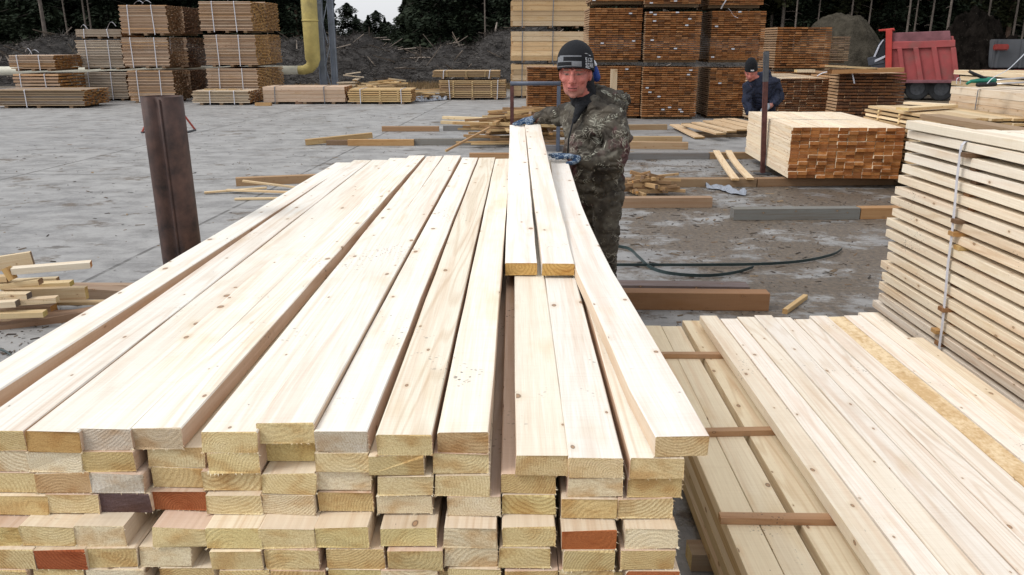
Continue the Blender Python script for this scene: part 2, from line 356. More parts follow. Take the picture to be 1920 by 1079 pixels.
special = {(3, 180): ('dark purple-grey board end', PRP), (3, 281): ('bright orange-red board end', ORG), (5, 64): ('knotty orange-red board end', (.36, .10, .035)),
 (4, 1054): ('cracked orange-red board end', (.40, .13, .04)), (6, 1175): ('orange end just showing at the lower edge, rightmost board', (.42, .14, .05)),
 (2, 166): ('nearly white end of a board, left of a dark wedge', (.66, .60, .50)), (1, 150): ('board end with a rounded bark edge at right', (.60, .46, .22)), (2, 64): ('board end with a round knot in it', (.56, .38, .20))}
placed = {}
for r_, lst in rows.items():
    n = len(lst)
    for i, (l, r, ty) in enumerate(lst):
        z = Z0-TT*r_
        a, b = W(l, ty, z), W(r, ty, z); m = (a+b)/2; w = min(max((b-a).length, .095), .108)
        e = random.choice([END, END, (.73, .61, .36), (.62, .47, .23), (.69, .56, .31), (.76, .66, .46), (.67, .55, .26), (.60, .48, .24)])
        lab = 'sawn board end in layer %s from the top, %s from the right side' % (ordinal(r_).replace('first', 'one'), ordinal(n-1-i+(3 if r_ == 1 else 0)))
        lab = '%s-layer board of the big stack, %s from its right' % (ordinal(r_), ordinal(n-1-i+(3 if r_ == 1 else 0)))
        lab = lab.replace('first from its right', 'rightmost one')
        if (r_, l) in special:
            s, e = special[(r_, l)]; lab = s+', %s layer of big stack' % ordinal(r_)
        x = m.x+random.uniform(-.02, .02)*(1 if abs(m.x) < .9 else 0)
        one_board('sawn_board', lab, 'board', m, (x, 5.0+random.uniform(-.12, .12), z), w, .0408, SG, tint=random.choice([CREAM, PINK, (.66, .56, .43)]), end=e, nseg=2, cham=.002, jag=.0016, fuzz=30, roll=random.uniform(-.012, .012))
        placed[(r_, i)] = m.x
# the layers below the frame, down to the bearers
shared = newbm(); board(shared, (0, -1.85, .04), (0, 1.85, .04), .103, .0405, tint=CREAM); shared = mesh(shared, 'sawn_board', WM)
for r_ in range(7, 23):
    for i in range(13):
        o = link(bpy.data.objects.new('sawn_board', shared))
        o.location = (-1.13+i*.1125+random.uniform(-.005, .005), 3.15+random.uniform(-.04, .04), Z0-TT*r_-.0405)
        props(o, 'one of the plain boards low in the big stack, under the visible layers', 'board', 'boards hidden in the lower layers')
for y in (1.7, 3.2, 4.7):
    one_board('support_beam', 'square bearer beam under the big stack', 'beam', (-1.2, y, .104), (.22, y, .104), .1, .10, 'bearers under the big stack', tint=(.35, .27, .19), end=(.33, .24, .14))
# ---------------------------------------------------------------- low pile at the right front
def bark_side():
    t = NT('bark_stained_wood', .85); p = t.n('NewGeometry').outputs['Position']
    n = t.noise(t.scale(p, 9, 3, 9), 1, 6, .7); m = t.noise(p, 45, 5, .75)
    k = t.mix(t.step(t.math('MULTIPLY_ADD', m, .5, n), .66, .84), (.74, .60, .40), (.55, .38, .20))
    k = t.mix(t.math('MULTIPLY', t.step(m, .56, .66), .35), k, (.32, .20, .10))
    return t.out(k, bump=m, dist=.004, strength=.7)
LZ = .325; LG = 'boards of the low pile'; UG = 'boards of the low pile\'s upper deck'
xs = .652
low = [(.652, .103, 3.98, 'leftmost board of the low pile\'s lower deck'), (.757, .104, 3.97, 'second board of the low pile\'s lower deck'),
       (.885, .112, 4.06, 'third lower-deck board, reaching farther back than its neighbours'), (1.01, .10, 3.9, 'lower-deck board just under the upper deck\'s left edge')]
for x, w, yf, lab in low:
    one_board('low_pile_board', lab, 'board', (x+w/2-.01, .25, LZ), (x+w/2+.035, yf, LZ), w, .042, LG, tint=(.80, .69, .50), end=END, nseg=8, cham=.002, jag=.0008)
for i in range(9):
    x = 1.12+i*.106
    one_board('low_pile_board', 'one of the lower-deck boards hidden under the upper deck of the low pile', 'board', (x+.05, .25, LZ), (x+.07, 3.8, LZ), .103, .042, 'boards hidden under the upper deck', tint=CREAM)
for l in range(1, 6):
    for i in range(13):
        x = .655+i*.106
        first = i == 0
        one_board('low_pile_board', ('leftmost board %s layers below the low pile\'s lower deck' % ['', 'one', 'two', 'three', 'four', 'five'][l]) if first else 'one of the boards inside the low pile beneath its lower deck', 'board',
                  (x+.05-.012*random.random(), .25, LZ-.0425*l), (x+.08, 3.9+random.uniform(-.1, .05), LZ-.0425*l), .1, .0415, LG if first else 'boards inside the low pile', tint=random.choice([CREAM, (.55, .43, .25)]), end=END)
for y in (1., 2.4, 3.6):
    one_board('support_beam', 'flat bearer under the low pile', 'beam', (.62, y, .068), (2.1, y, .068), .09, .066, 'bearers under the low pile', tint=(.3, .23, .16))
for (a, b, lab) in (((1232, 662), (1357, 662), 'far spacer lath across the low pile\'s lower deck'), ((1318, 806), (1447, 803), 'middle spacer lath across the low pile\'s lower deck'), ((1350, 966), (1562, 968), 'near spacer lath across the low pile\'s lower deck')):
    p, q = W(*a, LZ+.025), W(*b, LZ+.025); dv = (q-p).normalized()
    one_board('spacer_lath', lab, 'lath', p, q+dv*.9, .032, .0245, 'spacer laths of the low pile', tint=(.42, .26, .15), end=(.5, .33, .17), cham=.0015, jag=.001, nseg=3)
ydk = [3.95, 3.90, 3.93, 3.94, 3.92, 3.89, 3.93, 3.93, 3.95, 4.0]
for i in range(10):
    x = .983+i*.0945
    tint = (.80, .745, .66)
    if i == 7: tint = (.66, .48, .27)
    if i == 0: tint = (.80, .73, .62)
    lab = 'upper-deck board of the low pile, %s from its left edge' % ordinal(i)
    if i == 7: lab = 'rough orange-brown bark-stained board in the low pile\'s upper deck'
    if i == 0: lab = 'leftmost upper-deck board, its long side bared over the spacer laths'
    if i == 9: lab = 'rightmost upper-deck board of the low pile, reaching farthest back'
    ob = one_board('low_pile_board', lab, 'board', (x+.046+random.uniform(-.004, .004), .2, LZ+.067), (x+.046, ydk[i], LZ+.067+(.006 if i in (3, 6) else 0)), .0885, .042, UG, tint=tint, end=END, nseg=12, cham=.0018, jag=.0008, bow=random.uniform(-.004, .004))
    if i == 7: ob.data.materials[0] = bark_side()
# ---------------------------------------------------------------- tall spaced stack at the right edge
STRAPW = plain('white_strap', (.50, .50, .54), .45, var=.1, scale=30)
STRAPG = plain('grey_strap', (.14, .15, .17), .45, var=.2)
BROWN = (.36, .21, .10)
def spaced_stack():
    X0, YF, NL, PT, ZB = 2.205, 4.55, 19, .0645, .135
    root = empty('lumber_stack', (X0+.55, 2.6, 0), 'tall strapped stack of pale boards spaced with brown laths, right foreground', 'lumber stack')
    loc = root.location
    def L(p): return Vector(p)-loc
    offs = [0, .01, .02, .0, .05, .035, .09, .04, .10, .06, .04, .03, .10, .05, .10, .06, .12, .09, .10]
    rest = newbm()
    for k in range(NL):
        z = ZB+PT*(NL-1-k); yf = YF+offs[k]*.9-.05+random.uniform(-.015, .015)
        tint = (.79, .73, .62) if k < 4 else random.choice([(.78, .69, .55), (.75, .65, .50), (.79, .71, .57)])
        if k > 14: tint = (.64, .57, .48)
        x = X0+random.uniform(-.010, .010)
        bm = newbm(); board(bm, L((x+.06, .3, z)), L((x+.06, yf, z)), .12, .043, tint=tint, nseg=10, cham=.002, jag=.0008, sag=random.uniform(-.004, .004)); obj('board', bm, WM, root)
        if k == 0:
            for i in range(1, 8):
                bm = newbm(); board(bm, L((x+.06+i*.126, .3, z)), L((x+.06+i*.126, yf-random.uniform(-.03, .04), z)), .12, .043, tint=tint, nseg=4, cham=.002); obj('board', bm, WM, root)
        else:
            for i in range(1, 8): board(rest, L((x+.06+i*.126, .3, z)), L((x+.06+i*.126, yf-random.uniform(-.03, .06), z)), .12, .043, tint=tint)
    props(obj('board', rest, WM, root), kind='stuff')
    for yl, sh in ((3.84, 0), (1.4, 0)):
        for k in range(1, NL+1):
            z = ZB+PT*(NL-1-k)+.0215+.043-.0215
            out = random.choice([-.02, -.03, .012, -.02, -.01, .035])*(1 if yl > 2 else 0)
            tn = random.choice([(.28, .15, .07), (.42, .25, .10), (.16, .10, .06), (.55, .40, .18)])
            yy = yl+random.uniform(-.05, .03)
            bm = newbm(); board(bm, L((X0-out, yy, ZB+PT*(NL-k)-.044+.0005)), L((X0+1.0, yy, ZB+PT*(NL-k)-.044+.0005)), .05, .0205, tint=tn, end=tn); obj('spacer_lath', bm, WM, root)
    bm = newbm()
    y0, y1 = 3.90, 3.78; xx = X0-.025; zt = ZB+PT*(NL-1)
    pts = [(xx+.02, y1-.02, .07), (xx, y1, .12)]+[(xx, y1+(y0-y1)*i/8+.004*math.sin(i*2), .12+(zt-.12-.03)*i/8) for i in range(1, 9)]+[(xx+.004, y0, zt-.012), (xx+.016, y0, zt+.004), (xx+.05, y0, zt+.0075)]+[(xx+.05+i*.1, y0+.01*i, zt+.006+.012*math.sin(i*.7)) for i in range(1, 11)]
    ribbon(bm, [L(p) for p in pts], .021, (0, 1, 0)); obj('strap', bm, STRAPW, root)
    for y in (.8, 2.4, 4.2):
        bm = newbm(); board(bm, L((X0+.02, y, ZB-.0435)), L((X0+1.0, y, ZB-.0435)), .1, .09, tint=(.3, .25, .2)); obj('bearer', bm, WM, root)
    return zt
ZS = spaced_stack()
one_board('loose_plank', 'pale square-edged plank lying on top of the tall spaced stack', 'plank', W(1714, 226, ZS+.055), W(2200, 310, ZS+.055), .085, .045, tint=(.74, .68, .56), end=(.5, .35, .18), cham=.003, nseg=4)
# ---------------------------------------------------------------- packages of sawn boards
n_layers = [0]
def pack(label, x0, x1, y0, y1, z0, z1, axis='x', nl=18, nb=10, tint=CREAM, end=END, gap=.28, straps=(), group=None, jit=.03, strapmat=None, rz=0., bearers=True, laths=0, tags=0, sw=.03, curl=0, sidevar=None, name='lumber_package', laststep=0.):
    cx, cy = (x0+x1)/2, (y0+y1)/2
    root = empty(name, (cx, cy, z0), label, 'lumber package', group, rz)
    pf = random.uniform(.86, 1.14); straps = [f+random.uniform(-.07, .07) for f in straps]
    X, Y, Z = (x1-x0)/2, (y1-y0)/2, z1-z0; bh = .07 if bearers else 0.
    p = (Z-bh)/nl; t = p*(1-gap)
    for k in range(nl):
        bm = newbm(); zt = bh+p*k+t
        sh = random.uniform(-jit, jit)*.5
        for i in range(nb):
            a = random.uniform(-jit, jit); b = random.uniform(-jit, jit)
            tn = random.choice(sidevar) if sidevar else tint; en = end if not isinstance(end, list) else random.choice(end)
            q = random.uniform(.78, 1.15)*pf; tn = tuple(c*q for c in tn); q = random.uniform(.82, 1.15); en = tuple(c*q for c in en)
            if axis == 'x':
                w = 2*Y/nb; y = -Y+w*(i+.5)
                board(bm, (-X+a, y+sh*.6, zt), (X+b, y+sh*.6, zt), w*.955, t, tint=tn, end=en)
            else:
                w = 2*X/nb; x = -X+w*(i+.5)
                board(bm, (x+sh*.6, -Y+a, zt+random.uniform(-.06, .06)*t), (x+sh*.6, Y+b, zt), w*.98, t, tint=tn, end=en)
        obj('board_layer', bm, WM, root)
    if laths:
        for j in range(laths):
            f = (j+.5)/laths*2-1
            bm = newbm()
            for k in range(1, nl):
                zt = bh+p*k-.001
                if axis == 'x': board(bm, (f*X*.86, -Y-.015, zt), (f*X*.86, Y, zt), .05, p*gap-.002, tint=(.33, .2, .1))
                else: board(bm, (-X-.015, f*Y*.86, zt), (X+.015, f*Y*.86, zt), .05, p*gap-.002, tint=(.33, .2, .1))
            obj('spacer_laths', bm, WM, root)
    if bearers:
        for f in (-.7, 0, .7):
            bm = newbm()
            if axis == 'x': board(bm, (f*X, -Y, bh-.002), (f*X, Y, bh-.002), .1, bh-.004, tint=(.22, .16, .1), end=(.2, .14, .09))
            else: board(bm, (-X+.03, f*Y, bh-.002), (X-.03, f*Y, bh-.002), .1, bh-.004, tint=(.22, .16, .1), end=(.2, .14, .09))
            obj('bearer', bm, WM, root)
    for f in straps:
        bm = newbm(); e = .012+jit*.6
        tp = bh+p*nl-p*gap+.006
        dx = random.uniform(-.03, .03)
        if axis == 'x':
            q = f*X; lp = [(q+dx, -Y-e, .02), (q+dx*.5, -Y-e, tp*.5), (q, -Y-e, tp-.02), (q, -Y-e+.02, tp), (q, 0, tp+.004), (q, Y+e, tp), (q, Y+e, .02)]
            ribbon(bm, lp, sw, (1, 0, 0), .003)
        else:
            q = f*Y; lp = [(-X-e, q+dx, .02), (-X-e, q, tp-.02), (-X-e+.02, q, tp), (X+e-.02, q, tp), (X+e, q, tp-.02), (X+e, q+dx, .02)]
            ribbon(bm, lp, sw, (0, 1, 0), .003)
        obj('strap', bm, strapmat or STRAPW, root)
    for j in range(curl):                # free strap ends standing up in loops
        bm = newbm(); bx = random.uniform(-.8, .8)*X; s = random.choice([-1, 1]); hh = random.uniform(.10, .22)
        pts = [(bx+s*.05*i, -Y*.8+.02*i, bh+p*nl+.01+hh*math.sin(i*.55)) for i in range(6)]
        ribbon(bm, pts, .03, (0, 1, .3), .003); obj('strap', bm, STRAPW, root)
    for j in range(tags):
        bm = newbm(); k = random.randrange(nl); zt = bh+p*k+t*.5
        box(bm, (random.uniform(-.92, .92)*X, -Y-jit-.004, zt), (.075, .004, min(t, .03))); obj('paper_tag', bm, STRAPW, root)
    return root
def packpx(label, xl, xr, yt, yb, Y, depth, **kw):
    a = D(xl, yb, Y); b = D(xr, yt, Y)
    return pack(label, a.x, D(xr, yb, Y).x, Y, Y+depth, a.z, b.z, **kw)
def tower(labels, xl, xr, ys, Y, depth, **kw):
    """packages piled on one another, given by the seen top and bottom of each, lowest first"""
    a = D(xl, ys[0][1], Y); b = D(xr, ys[0][1], Y); jx = kw.pop('jx', [0]*9)
    for i, (lab, (yt, yb)) in enumerate(zip(labels, ys)):
        z0, z1 = D(xl, yb, Y).z, D(xl, yt, Y).z
        if i == 0: z0 = gz((a.x+b.x)/2, Y)
        k2 = dict(kw)
        for key in ('curl',):
            if key in k2 and i != len(labels)-1: k2[key] = 0
        pack(lab, a.x+jx[i], b.x+jx[i], Y, Y+depth, z0, z1, **k2)
FAR = 'packages of boards across the yard'
GB = [(.42, .29, .20), (.50, .37, .27), (.36, .25, .175), (.44, .28, .16), (.55, .42, .31), (.47, .32, .21)]
OE = [(.36, .18, .06), (.30, .135, .04), (.42, .22, .075)]
S_ = (-.62, .38)
kw = dict(axis='x', nb=9, gap=.38, jit=.03, sidevar=GB, end=OE, straps=S_, group=FAR, sw=.026)
tower(['weathered grey-brown package low at the far left edge, ground level'], -14, 160, [(168, 204)], 23.4, 1.5, **{**kw, 'nl': 10, 'sidevar': [(.23, .19, .155), (.27, .22, .18), (.30, .22, .14)], 'straps': (-.9, -.28), 'jit': .06, 'curl': 0})
tower(['lower of two small packages on the weathered far-left one', 'top small package at the far left, strap ends sticking up'], 28, 112, [(137, 166), (103, 134)], 25.0, 1.6, **{**kw, 'nl': 9, 'curl': 2, 'jx': [0, -.03]})
tower(['bottom package of the leftmost tall pile', 'middle package of the leftmost tall pile', 'thin top package of the leftmost tall pile'], 160, 243, [(135, 190), (75, 131), (55, 73)], 26.6, 1.6, **{**kw, 'nl': 17, 'curl': 2, 'jx': [.0, -.02, .03], 'sidevar': [(.50, .43, .35), (.45, .37, .29), (.54, .46, .37)]})
tower(['bottom package of the second tall pile from the left', 'middle package of the second tall pile from the left', 'top package of the second tall pile from the left'], 245, 330, [(132, 193), (70, 129), (9, 67)], 25.6, 1.25, **{**kw, 'nl': 20, 'curl': 2, 'jx': [.0, -.04, .03], 'end': [(.14, .08, .035), (.2, .11, .05)]})
tower(['dark-ended bottom package behind the second tall pile', 'dark-ended middle package behind the second tall pile', 'reddish dark-ended top package behind the second tall pile'], 272, 362, [(132, 188), (70, 129), (12, 67)], 28.2, 1.6, **{**kw, 'nl': 20, 'end': [(.10, .055, .03), (.14, .07, .035)]})
tower(['bottom package of the pile left of the yellow pipe', 'middle package of the pile left of the yellow pipe', 'top package of the pile left of the yellow pipe'], 392, 487, [(128, 186), (65, 126), (2, 62)], 26.0, 1.45, **{**kw, 'nl': 20, 'straps': (-.5, .35), 'curl': 1, 'jx': [0, .03, -.02], 'end': [(.46, .27, .10), (.5, .31, .12)]})
tower(['bottom rear package in line behind the pile by the pipe', 'middle rear package in line behind the pile by the pipe', 'top rear package in line behind the pile by the pipe'], 418, 512, [(126, 183), (64, 123), (3, 61)], 27.6, 1.45, **{**kw, 'nl': 20, 'straps': (), 'end': [(.42, .25, .10), (.38, .22, .09)]})
tower(['low flat package with scraps on it, front of the pipe pile'], 362, 468, [(170, 196)], 24.6, 1.3, **{**kw, 'nl': 8, 'straps': (-.35, .5), 'sidevar': [(.60, .50, .38), (.5, .4, .28)], 'end': OE})
tower(['low pinkish package of thick planks under the steel column'], 495, 648, [(163, 193)], 25.0, 1.2, **{**kw, 'nl': 4, 'gap': .04, 'straps': (-.65, .5), 'strapmat': STRAPG, 'sidevar': [(.54, .40, .29), (.58, .44, .33)], 'jit': .02})
tower(['low tan package with white straps and splintered tops'], 654, 772, [(167, 193)], 25.0, 1.2, **{**kw, 'nl': 6, 'gap': .34, 'straps': (-.62, .62), 'sidevar': [(.50, .36, .18), (.46, .32, .16)], 'laths': 3})
tower(['wide tan spaced package in front of the brushwood bank', 'smaller grey package on top of the wide tan one'], 824, 948, [(150, 186), (133, 149)], 27.0, 1.2, **{**kw, 'nl': 10, 'gap': .4, 'straps': (-.72, .78), 'sidevar': [(.46, .33, .18), (.42, .28, .14), (.36, .25, .15)], 'laths': 3, 'jx': [0, -.2]})
# the pale tower and the orange ended towers
pc = [(.60, .45, .27), (.57, .41, .24), (.63, .49, .32), (.54, .38, .21)]
tower(['bottom pale package of the tower behind the red post', 'middle pale package of the tower behind the red post', 'top pale package of the tower behind the red post'], 960, 1100, [(121, 186), (59, 118), (-8, 53)], 28.0, 1.4, axis='x', nl=6, nb=6, gap=.05, jit=.05, sidevar=pc, end=(.55, .38, .18), straps=(-.72, .12), strapmat=STRAPG, group='pale packages of the tower', sw=.03)
OR_ = [(.29, .125, .042), (.25, .105, .036), (.31, .14, .05), (.27, .112, .038), (.17, .08, .035), (.35, .17, .07)]
og = dict(axis='y', nb=9, gap=.34, jit=.025, tint=(.34, .22, .13), end=OR_, group='packages with weathered orange ends')
tower(['waist-high orange-ended package behind the standing worker\'s face'], 988, 1092, [(125, 207)], 22.4, 1.6, nl=19, **og)
tower(['bottom package of the orange tower behind the worker\'s hood', 'second package of the orange tower behind the worker\'s hood', 'third package of the orange tower behind the worker\'s hood'], 1102, 1198, [(123, 226), (14, 118), (-85, 8)], 20.0, 1.5, nl=23, tags=3, jx=[0, -.03, .0], **og)
tower(['bottom package of the middle orange tower', 'second package of the middle orange tower, dotted with white tags', 'third package of the middle orange tower, cut by the frame'], 1202, 1303, [(125, 228), (21, 118), (-75, 13)], 19.8, 1.5, nl=23, tags=9, jx=[0, -.0, -.04], **og)
tower(['bottom package of the right orange tower', 'second package of the right orange tower', 'third package of the right orange tower, cut by the frame'], 1322, 1420, [(127, 225), (20, 118), (-75, 15)], 20.0, 1.6, nl=24, tags=4, jx=[.05, .0, -.1], **og)
og2 = {**og, 'end': [(.15, .065, .028), (.19, .08, .03), (.11, .052, .027)]}
tower(['wide dark brown package behind the bending worker, pale top boards'], 1404, 1560, [(146, 232)], 19.4, 3.4, nl=17, **{**og2, 'nb': 12, 'sidevar': [(.60, .50, .36), (.55, .42, .28)]})
tower(['dark brown package with a white strap, left of the red dump truck'], 1564, 1688, [(136, 234)], 18.8, 1.8, nl=15, **{**og2, 'nb': 10, 'sidevar': [(.45, .30, .18)]})
tower(['hidden lower package under the orange package on the right', 'square orange-ended package standing above the bending worker'], 1444, 1544, [(134, 205), (50, 132)], 24.0, 1.6, nl=17, **og)
tower(['hidden lower package of the narrow grey-brown pile', 'narrow grey-brown package beside the tarpaulin heap'], 1538, 1580, [(121, 195), (68, 119)], 27.0, 1.6, nl=14, **{**og, 'nb': 4, 'end': [(.22, .15, .1), (.26, .18, .11)]})
for lab, a, b, z in (('orange-brown slab board on the package beside the truck', (1556, 131), (1690, 127), .10), ('thin pale crooked board on the brown packages', (1542, 122), (1640, 127), .16)):
    p, q = D(*a, 18.7), D(*b, 18.7)
    one_board('loose_plank', lab, 'plank', p, q, .3, z*.9 if z < .12 else .04, tint=(.36, .19, .08) if z < .12 else (.55, .40, .22), end=(.36, .18, .07))
one_board('loose_plank', 'short bright offcut on the wide dark package', 'plank', D(1492, 131, 19.6), D(1526, 131, 19.6), .2, .06, tint=(.72, .62, .45))
# dense bundle with orange ends in the middle right
m_a, m_b = W(1480, 336, .13), W(1679, 334, .13)
def dense():
    wdt = (m_b-m_a).length; rz = -.063; ln = 2.45
    z1 = D(1480, 241, m_a.y).z
    c = (m_a+m_b)/2+Vector((ln/2*.063, ln/2, 0))
    root = empty('lumber_package', (c.x, c.y, .13), 'dense pale bundle with bright orange ends beside the steel post', 'lumber package', None, rz)
    hgt = z1-.13; NL = 15; NB = 12
    for k in range(NL):
        t = hgt/NL; bm = newbm(); z = t*(k+1)+(.004 if k >= 11 else 0)
        for i in range(NB):
            if k == NL-1 and i in (2, 7) and False: continue
            w = wdt/NB
            x = -wdt/2+w*(i+.5)
            yn = -ln/2+random.choice([0, 0, .005, .01, -.01, -.03]); e = random.choice([(.40, .165, .05), (.36, .145, .042), (.43, .19, .06), (.32, .125, .04)])
            g = random.uniform(.75, 1.2); e = tuple(q*g for q in e)
            board(bm, (x+random.uniform(-.006, .006), yn, z), (x, ln/2+random.uniform(-.04, .04), z), w*.97, t*.95, tint=(.80, .69, .53), end=e)
        obj('board_layer', bm, WM, root)
    bm = newbm(); ribbon(bm, [(-wdt/2-.02, -.15, 0), (-wdt/2-.02, -.15, hgt), (0, -.15, hgt+.012), (wdt/2+.02, -.15, hgt), (wdt/2+.02, -.15, 0)], .016, (0, 1, 0)); obj('strap', bm, STRAPG, root)
dense()
# stacks behind the tall spaced one
sp = dict(axis='y', end=(.5, .36, .18), group='packages behind the tall spaced stack')
pack('rough spaced package of thin tan boards behind the tall stack', 4.95, 6.0, 9.3, 11.4, .0, .96, nl=17, nb=8, gap=.42, jit=.06, laths=3, sidevar=[(.60, .46, .28), (.66, .54, .36), (.48, .35, .20)], **sp)
pack('tight pale package with a dark wire strap at the right edge', 6.05, 7.1, 7.2, 11.3, .08, 1.2, nl=11, nb=8, gap=.03, jit=.03, straps=(.72, .1), strapmat=STRAPG, sw=.02, sidevar=[(.72, .60, .46), (.68, .54, .39), (.74, .65, .52)], **sp)
pack('rough package at the right edge behind the green strapping tool', 7.55, 8.6, 10.2, 14.0, .0, 1.36, nl=14, nb=7, gap=.25, jit=.12, sidevar=[(.70, .58, .40), (.60, .46, .28)], **sp)
one_board('loose_plank', 'dark weathered plank with an orange edge behind the tall stack', 'plank', W(1744, 214, 1.02), W(1960, 249, 1.02), .22, .055, tint=(.33, .235, .15), end=(.45, .28, .12))
one_board('loose_plank', 'short plank across the rough spaced package', 'plank', W(1692, 202, 1.0), W(1785, 196, 1.0), .17, .035, tint=(.70, .56, .36))
one_board('loose_plank', 'pale plank askew on the rough spaced package', 'plank', W(1700, 191, .99), W(1790, 196, .99), .17, .03, tint=(.74, .62, .44))
# ---------------------------------------------------------------- timbers lying about the yard
WB, GR_, DK = (.36, .235, .13), (.17, .165, .16), (.13, .09, .06)
def gb(label, a, b, h, w, tint, end=None, z=0., name='timber', cat='timber', group=None, **kw):
    """timber on the ground; a, b are the seen ends of its lower front edge"""
    p, q = W(*a, z), W(*b, z); dv = (q-p).normalized(); sd = Vector((-dv.y, dv.x, 0))
    if sd.y < 0: sd = -sd
    o = Vector((0, 0, h))+sd*w/2
    return one_board(name, label, cat, p+o, q+o, w, h, group, tint=tint, end=end or tint, cham=.003, **kw)
gb('grey-brown beam end behind the standing worker\'s shoulder', (1090, 245), (1251, 244), .11, .12, (.30, .21, .12))
gb('rear one of a pair of tan beams right of the standing worker', (1150, 268), (1279, 268), .11, .12, (.38, .27, .15))
gb('front one of a pair of tan beams right of the standing worker', (1150, 279), (1290, 281), .12, .13, (.40, .28, .17), end=(.24, .17, .1))
gb('long dark bearer beam in the middle of the yard, grey end', (1130, 300), (1330, 299), .10, .12, GR_)
gb('brown bearer beam running up to the orange-ended bundle', (1331, 299), (1480, 298), .10, .12, (.30, .20, .11))
gb('long grey-brown bearer left of the orange-ended bundle', (1150, 352), (1418, 351), .105, .14, (.25, .17, .10))
gb('brown bearer under the orange-ended bundle', (1420, 351), (1690, 347), .105, .14, (.23, .145, .085))
gb('dark beam under the rear of the orange-ended bundle', (1440, 298), (1600, 297), .12, .12, DK)
gb('timber with a rough end under the small heap of offcuts', (1150, 391), (1335, 390), .115, .12, (.30, .20, .125), end=(.2, .13, .08))
gb('weathered grey beam on the wet concrete', (1375, 414), (1611, 412), .12, .13, (.17, .172, .165))
gb('orange-brown beam butted to the weathered grey one', (1613, 412), (1760, 410), .12, .13, (.36, .21, .10))
gb('thick reddish-brown beam behind the low pile', (1140, 581), (1441, 584), .125, .11, (.30, .165, .085), end=(.27, .15, .08))
gb('flat dark grey plank just behind the thick reddish beam', (1130, 543), (1405, 547), .035, .14, (.16, .125, .12))
gb('short pale stick leaning by the low pile', (1476, 590), (1514, 562), .035, .035, (.56, .40, .20), end=(.5, .33, .15))
for lab, a, b in (('left of two pale boards sliding off the bearer', (1343, 282), (1379, 335)), ('right of two pale boards sliding off the bearer', (1366, 282), (1407, 334))):
    p, q = W(*a, .15), W(*b, .125)
    one_board('sliding_board', lab, 'board', p, q, .095, .025, 'two boards across the bearers', tint=(.70, .56, .38), end=(.5, .33, .16), bow=.03 if 'right' in lab else .01, nseg=6)
# flat boards stacked low between the tower and the bundle
fp = [((1264, 233), (1312, 257), .10, .05), ((1285, 232), (1352, 250), .17, .16), ((1305, 229), (1372, 246), .17, .16), ((1330, 226), (1395, 243), .17, .16), ((1350, 223), (1420, 240), .17, .17), ((1366, 222), (1440, 238), .17, .17)]
for i, (a, b, za, zb) in enumerate(fp):
    p, q = W(*a, za), W(*b, zb)
    one_board('flat_board', '%s flat board from the left in the low spread beside the bending worker' % ordinal(i).replace('first', 'dropped first'), 'board', p, q, .30 if i > 2 else .2, .03, 'low spread of flat boards', tint=(.56, .42, .27), end=(.4, .26, .12))
for a, b in (((1280, 240), (1420, 238)), ((1290, 254), (1430, 250)), ((1310, 259), (1430, 257))):
    gb('dark lath under the low spread of flat boards', a, b, .06 if a[1] > 245 else .1, .08, (.20, .14, .085), group='laths under the flat boards')
# left and middle of the yard
p, q = D(572, 262, 14.6), D(697, 249, 15.0)
one_board('timber', 'light tan timber propped at an angle on the two brown ones', 'timber', p, q, .12, .10, tint=(.44, .31, .155), end=(.3, .2, .1))
gb('short dark timber under the propped tan one', (612, 273), (655, 273), .09, .1, (.20, .13, .08))
gb('orange-brown timber in line with a long grey one', (652, 274), (776, 274), .11, .11, (.42, .26, .12))
gb('long grey timber running to the heap of offcuts', (777, 273), (930, 273), .115, .11, (.20, .195, .18))
gb('brown timber lying alone in the middle of the concrete', (716, 247), (823, 247), .105, .1, (.34, .21, .115))
gb('short grey timber left of the heap of offcuts', (831, 246), (930, 246), .11, .1, (.19, .185, .18))
gb('thin pale board, rear of two left of the red post', (829, 224), (930, 227), .07, .12, (.66, .53, .34))
gb('thin pale board, front of two left of the red post', (826, 233), (930, 236), .07, .12, (.60, .47, .29))
gb('brown beam showing between the stack and the red post', (880, 300), (1010, 300), .10, .11, (.38, .23, .12))
gb('grey beam behind the standing worker\'s belt', (1015, 284), (1100, 285), .10, .11, (.16, .16, .17))
p, q = D(835, 282, 13.2), D(918, 238, 13.6)
one_board('lath', 'long thin lath leaning on the heap of offcuts', 'lath', p, q, .05, .03, tint=(.36, .23, .12))
gb('brown beam under the pale laths, left beyond the big stack', (443, 350), (600, 343), .105, .11, (.38, .25, .14))
for lab, a, b, za, zb in (('thin pale lath lying on the brown beam', (455, 338), (560, 351), .13, .03), ('pale pointed lath in front of the brown beam', (383, 360), (500, 351), .03, .05), ('short pale lath between its two neighbours', (425, 355), (560, 360), .05, .05), ('flat brownish lath nearest the big stack', (440, 372), (550, 370), .025, .025)):
    one_board('lath', lab, 'lath', W(*a, za), W(*b, zb), .055, .02, 'laths by the brown beam', tint=(.64, .50, .31), end=(.5, .34, .17))
for k, (a, b) in enumerate((((478, 199), (508, 199)), ((555, 196), (586, 195)))):
    gb(['short orange block before the low pinkish package', 'short brown block before the low pinkish package'][k], a, b, .09, .14, [(.44, .28, .13), (.26, .16, .11)][k], name='block', cat='block')
